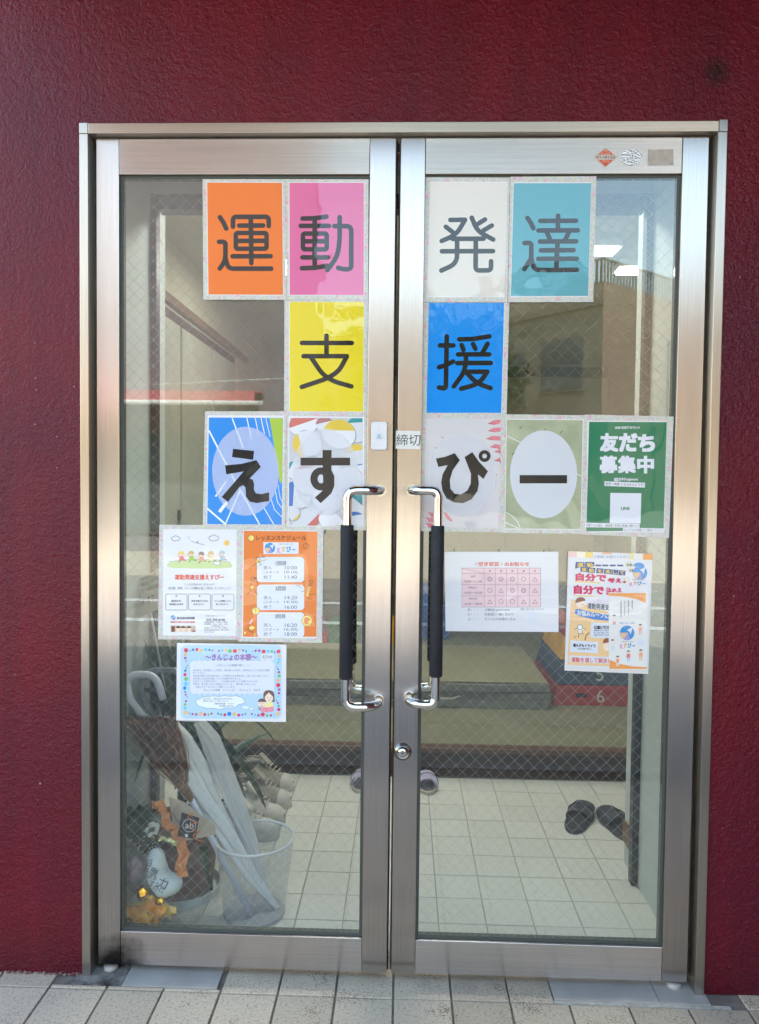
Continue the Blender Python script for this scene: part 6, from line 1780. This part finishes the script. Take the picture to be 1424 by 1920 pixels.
# ---- shoes
def foot_outline(L, W, n=28, toe=1.0, heel=0.72):
    out = []
    for k in range(n):
        a_ = 2 * math.pi * k / n
        u = -math.cos(a_)                       # -1 heel .. 1 toe
        t = (u + 1) / 2
        w_ = W / 2 * (heel + (toe - heel) * min(1, t * 1.5))
        waist = 1 - 0.13 * math.exp(-((t - 0.42) / 0.16) ** 2)
        out.append((u * L / 2, math.sin(a_) * w_ * waist * (1.0 + 0.10 * abs(math.cos(a_)) ** 2)))
    return out
def shell(L, W, prof, n=24, m_=14):
    """upper lofted over the foot: prof = [(t along foot, half width, height)]"""
    mb = MB()
    for (t, hw, h) in prof:
        for k in range(m_ + 1):
            a_ = math.pi * k / m_
            mb.v.append((t * L - L / 2, math.cos(a_) * hw, h * math.sin(a_) ** 0.75))
    for i in range(len(prof) - 1):
        for k in range(m_):
            q = i * (m_ + 1) + k
            mb.f.append((q, q + 1, q + m_ + 2, q + m_ + 1))
    return mb
def set_at(t, x, y, z, deg):
    t.location = (x, y, z); t.rotation_euler.z = math.radians(deg)
def local_thing(name, label, cat, group=None):
    return thing(name, label, cat, (0, 0, 0), group)
M_SOLEW = mottled('sole_white', (206, 202, 192), (190, 186, 176), 30, 0.6)
M_CANV = mottled('grey_canvas', (146, 138, 126), (166, 158, 146), 40, 0.85)
M_CANVW = mottled('white_canvas', (196, 194, 188), (212, 210, 204), 40, 0.85)
def sneaker(label, body):
    t = local_thing('sneaker', label, 'shoe', 'sneakers on the entrance floor')
    L, W = 0.26, 0.095
    obj('sole', MB().prism(foot_outline(L, W), 0.0, 0.028), M_SOLEW, t, bevel=0.004)
    up = obj('upper', MB(), body, t)
    bpy.data.objects.remove(up)
    m = shell(L, W, [(0.03, .026, .085), (0.10, .036, .098), (0.24, .037, .105), (0.36, .037, .098), (0.46, .039, .078), (0.60, .042, .058), (0.78, .043, .046), (0.90, .034, .036), (0.965, .016, .024)])
    for i, v in enumerate(m.v):
        m.v[i] = (v[0], v[1], v[2] + 0.024)
    obj('upper', m, body, t, smooth=True)
    cap = shell(L, W, [(0.80, .0445, .046), (0.88, .038, .040), (0.95, .024, .030), (0.985, .008, .018)])
    cap.v = [(x, y, z + 0.0255) for x, y, z in cap.v]
    obj('toe_cap', cap, M_SOLEW, t, smooth=True)
    obj('opening', MB().lathe([(0.0, 0.0), (0.030, 0.001), (0.034, 0.003)], (-0.075, 0, 0.1215), 20, sx=1.5), pbr('shoe_inside', (60, 56, 52), 0.9), t)
    col_ = MB().tube([(-0.075 + 0.052 * math.cos(a_), 0.031 * math.sin(a_), 0.121 + 0.006 * math.cos(a_)) for a_ in [2 * math.pi * k / 24 for k in range(25)]], 0.006, 8, cap=False)
    obj('collar', col_, body, t, smooth=True)
    obj('tongue', MB().hexa([(-.03, -.02, .118), (.02, -.02, .108), (.02, .02, .108), (-.03, .02, .118), (-.038, -.018, .150), (-.028, -.016, .152), (-.028, .016, .152), (-.038, .018, .150)]), body, t, bevel=0.004)
    for k in range(5):
        x = -0.012 + k * 0.016
        z = 0.126 - k * 0.0105
        obj('lace', MB().tube([(x, -0.027, z - 0.012), (x + .003, -0.012, z + 0.001), (x + .003, 0.012, z + 0.001), (x, 0.027, z - 0.012)], 0.0028, 6), M_SOLEW, t, smooth=True)
    return t
sn = sneaker('grey canvas sneaker with laces, upper one of the pair near the step', M_CANV)
p0 = on_z(505, 1487, ZF); set_at(sn, p0.x - 0.02, p0.y + 0.06, ZF, -12)
s2 = copy_tree(sn, (0, 0, 0)); s2['label'] = 'grey canvas sneaker with laces, lower one beside its pair'
p1 = on_z(500, 1512, ZF); set_at(s2, p1.x - 0.02, p1.y + 0.02, ZF, -10)
s3 = sneaker('white canvas sneaker behind the mesh bin', M_CANVW)
p2 = on_z(478, 1540, ZF); set_at(s3, p2.x, p2.y + 0.015, ZF, -14)
s4 = copy_tree(s3, (0, 0, 0)); s4['label'] = 'white canvas sneaker half hidden by the bin rim'
p3 = on_z(470, 1565, ZF); set_at(s4, p3.x - 0.01, p3.y - 0.01, ZF, -8)

M_SLIP = mottled('lilac_towelling', (182, 174, 206), (198, 190, 218), 60, 0.9, bump=0.4, bscale=300)
M_SLIPSOLE = pbr('slipper_sole', (186, 176, 160), 0.8)
M_CLOG = mottled('charcoal_rubber', (42, 46, 54), (54, 58, 66), 20, 0.6)
def slipper(label, body, sole, inside, L=0.255, W=0.10, t0=0.42, open_toe=False, group=None):
    t = local_thing('slipper', label, 'slipper', group)
    obj('sole', MB().prism(foot_outline(L, W, toe=1.0, heel=0.80), 0.0, 0.018), sole, t, bevel=0.004)
    obj('footbed', MB().prism(foot_outline(L * .93, W * .88, toe=1.0, heel=0.80), 0.0182, 0.021), inside, t, bevel=0.001)
    hk = 1.0 if open_toe else 0.68
    pr = [(t0, .046, .052 * hk), (t0 + .10, .047, .056 * hk), (t0 + .25, .0475, .052 * hk), (t0 + .38, .046, .044 * hk)] + ([] if open_toe else [(0.91, .042, .026), (0.972, .020, .014)])
    m = shell(L, W, pr)
    m.v = [(x, y, z + 0.0165) for x, y, z in m.v]
    obj('strap', m, body, t, smooth=True, solid=0.006)
    obj('seam', MB().tube([(t0 * L - L / 2 + 0.055, math.cos(a_) * .0505, 0.0195 + 0.0595 * hk * math.sin(a_) ** .75) for a_ in [math.pi * k / 16 for k in range(17)]], 0.0018, 6, cap=False), inside, t)
    return t
M_LIN = pbr('slipper_lining', (88, 80, 92), 0.9)
w1 = slipper('lilac white open-toe slipper at the foot of the step behind the lock stile', M_SLIP, M_SLIPSOLE, M_LIN, L=0.20, W=0.092, open_toe=True, group='lilac slippers at the step')
p = on_z(798, 1462, ZF); set_at(w1, p.x, 1.352, ZF, -84)
w2 = copy_tree(w1, (0, 0, 0)); w2['label'] = 'lilac white open-toe slipper behind the doorbell stile'
p = on_z(683, 1462, ZF); set_at(w2, p.x, 1.352, ZF, -100)
d1 = slipper('charcoal rubber slipper lying in open floor turned inwards', M_CLOG, M_CLOG, pbr('clog_bed', (34, 38, 44), 0.7), L=0.27, W=0.115, group='charcoal slippers by the side wall')
p = on_z(1088, 1540, ZF); set_at(d1, p.x - 0.005, p.y, ZF, 66)
d2 = copy_tree(d1, (0, 0, 0)); d2['label'] = 'charcoal rubber slipper half hidden by the vestibule wall'
p = on_z(1152, 1552, ZF); set_at(d2, p.x + 0.012, p.y, ZF, 98)

# ---- in the room beyond: mats, vaulting box, foam blocks, cabinets
M_MATTOP = mottled('tan_mat_cover', (150, 144, 110), (160, 154, 120), 3, 0.55)
M_MATEDGE = mottled('grey_mat_edge', (120, 122, 114), (136, 138, 128), 20, 0.9)
for k in range(3):
    z0 = ZR + 0.0005 + k * 0.046
    j = (-0.012, 0.006, -0.004)[k]
    t = thing('gym_mat', ('bottom grey-edged gym mat on the room floor', 'middle gym mat with a carrying strap in the stack', 'top gym mat with tan cover in the stack')[k], 'gym mat', (0.85, 2.6, z0), 'stacked gym mats')
    m = MB()
    nx = 18
    top = []
    for i in range(nx + 1):
        u = i / nx; x = 0.02 + u * 1.62 + j
        dz = 0.003 * math.sin(u * 9 + k * 2)
        top.append((x, dz))
    for (x, dz) in top:
        m.v += [(x, 2.12 + j + 0.01 * math.sin(x * 7 + k), z0), (x, 2.12 + j + 0.01 * math.sin(x * 7 + k), z0 + 0.040 + dz), (x, 3.10, z0 + 0.040), (x, 3.10, z0)]
    for i in range(nx):
        q = 4 * i
        m.f += [(q, q + 4, q + 5, q + 1), (q + 2, q + 6, q + 7, q + 3), (q + 3, q + 7, q + 4, q)]
        m.f += [(q + 1, q + 5, q + 6, q + 2)]
    m.f += [(0, 1, 2, 3), (4 * nx + 3, 4 * nx + 2, 4 * nx + 1, 4 * nx)]
    obj('mat_body', m, M_MATEDGE, t)
    if k == 2:
        obj('mat_cover', MB().box(0.03, 1.63, 2.135, 3.09, z0 + 0.0435, z0 + 0.047), M_MATTOP, t, bevel=0.002)
    if k == 1:
        obj('carry_strap', MB().tube([(0.98, 2.108, z0 + .022), (1.02, 2.088, z0 + .012), (1.10, 2.086, z0 + .010), (1.15, 2.108, z0 + .020)], 0.010, 8, flat=0.4), pbr('strap_cream', (170, 170, 150), 0.8), t, smooth=True)
vb = thing('vaulting_box', 'stacked vaulting box in red, blue, yellow layers with painted numbers', 'vaulting box', (2.1, 2.5, ZR))
lay = [('6', 0.0, 0.105, (150, 54, 48)), ('5', 0.108, 0.235, (58, 72, 90)), ('4', 0.238, 0.36, (196, 150, 52)), ('3', 0.363, 0.48, (150, 54, 48)), ('2', 0.483, 0.60, (58, 72, 90))]
for (num, z0, z1, c) in lay:
    def half(z): return 0.46 - 0.22 * z
    def dep(z): return 0.36 - 0.30 * z
    cx, cy2 = 2.13, 2.56
    a0, a1, b0, b1 = half(z0), half(z1), dep(z0), dep(z1)
    L_ = obj('box_layer', MB().hexa([(cx - a0, cy2 - b0, ZR + z0), (cx + a0, cy2 - b0, ZR + z0), (cx + a0, cy2 + b0, ZR + z0), (cx - a0, cy2 + b0, ZR + z0), (cx - a1, cy2 - b1, ZR + z1), (cx + a1, cy2 - b1, ZR + z1), (cx + a1, cy2 + b1, ZR + z1), (cx - a1, cy2 + b1, ZR + z1)]), mottled('box_paint_' + num, c, tuple(int(v * 1.15) for v in c), 9, 0.6), vb, bevel=0.004)
    v, f, (a, b, c__, d) = text_geo(num)
    m = MB()
    hh = min(0.07, (z1 - z0) * .62)
    for (u, w_) in v:
        zz = z0 + (z1 - z0) * .18 + (w_ - b) / (d - b) * hh
        m.v.append((1.915 + (u - a) / (c__ - a) * hh * .62, cy2 - dep(zz) - 0.002, ZR + zz))
    m.f = f
    obj('number', m, pbr('number_grey', (186, 186, 178), 0.6), L_)
    obj('hand_slot', MB().box(1.80, 1.86, cy2 - dep((z0 + z1) / 2) - 0.004, cy2 - dep((z0 + z1) / 2) + 0.004, ZR + (z0 + z1) / 2 - .008, ZR + (z0 + z1) / 2 + .012), M_DARK, L_)
def block(label, x, y, sx, sy, sz, c, z=ZR):
    tag(obj('foam_block', MB().box(x - sx / 2, x + sx / 2, y - sy / 2, y + sy / 2, z + 0.0005, z + sz), mottled('foam_' + str(c[0]) + str(c[2]), c, tuple(int(v * 1.1) for v in c), 6, 0.6), bevel=0.012), label, 'foam block', 'coloured foam blocks')
block('small red foam block beside the green one', 0.20, 3.62, 0.16, 0.25, 0.10, (186, 48, 40))
block('green foam block between the red blocks', 0.40, 3.68, 0.22, 0.3, 0.19, (40, 120, 60))
block('red foam block stacked behind the door stile', 0.64, 3.8, 0.12, 0.25, 0.26, (200, 50, 46))
block('yellow foam block beside the tall red one', 0.75, 3.75, 0.10, 0.25, 0.20, (226, 170, 40))
block('long blue foam block lying in front of the cabinet', 1.02, 4.1, 0.36, 0.3, 0.25, (36, 84, 160))
block('second blue foam block resting on the long one', 0.98, 4.12, 0.30, 0.25, 0.16, (44, 100, 180), ZR + 0.25)
def cabinet(label, x0, x1, y0, y1, h, c, n):
    t = thing('cabinet', label, 'cabinet', ((x0 + x1) / 2, y0, ZR))
    obj('carcass', MB().box(x0, x1, y0 + 0.021, y1, ZR + 0.0005, ZR + h), mottled('cabinet_' + str(c[1]), c, tuple(int(v * 1.06) for v in c), 4, 0.6), t, bevel=0.004)
    w_ = (x1 - x0) / n
    for k in range(n):
        d_ = obj('cabinet_door', MB().box(x0 + k * w_ + .006, x0 + (k + 1) * w_ - .006, y0, y0 + 0.020, ZR + 0.05, ZR + h - 0.02), mottled('cabinet_face_' + str(c[1]), tuple(int(v * 1.04) for v in c), c, 4, 0.55), t, bevel=0.003)
        obj('knob', MB().box(x0 + (k + .85) * w_, x0 + (k + .85) * w_ + .015, y0 - .015, y0 - .0005, ZR + h * .55, ZR + h * .55 + .05), M_BLACK, d_)
cabinet('tall beige cabinet against the back wall', 0.02, 0.62, 5.6, 6.2, 1.15, (166, 160, 136), 2)
cabinet('long low cream cabinet against the back wall', 0.95, 2.75, 5.7, 6.2, 0.95, (182, 174, 146), 4)
# cream roller blind at the back
tag(obj('roller_blind', MB().box(0.66, 0.80, 6.24, 6.262, ZR + 0.5, 2.2), mottled('blind_cream', (206, 202, 180), (214, 210, 190), 6, 0.8)), 'narrow cream blind hanging on the back wall between cabinets', 'blind')
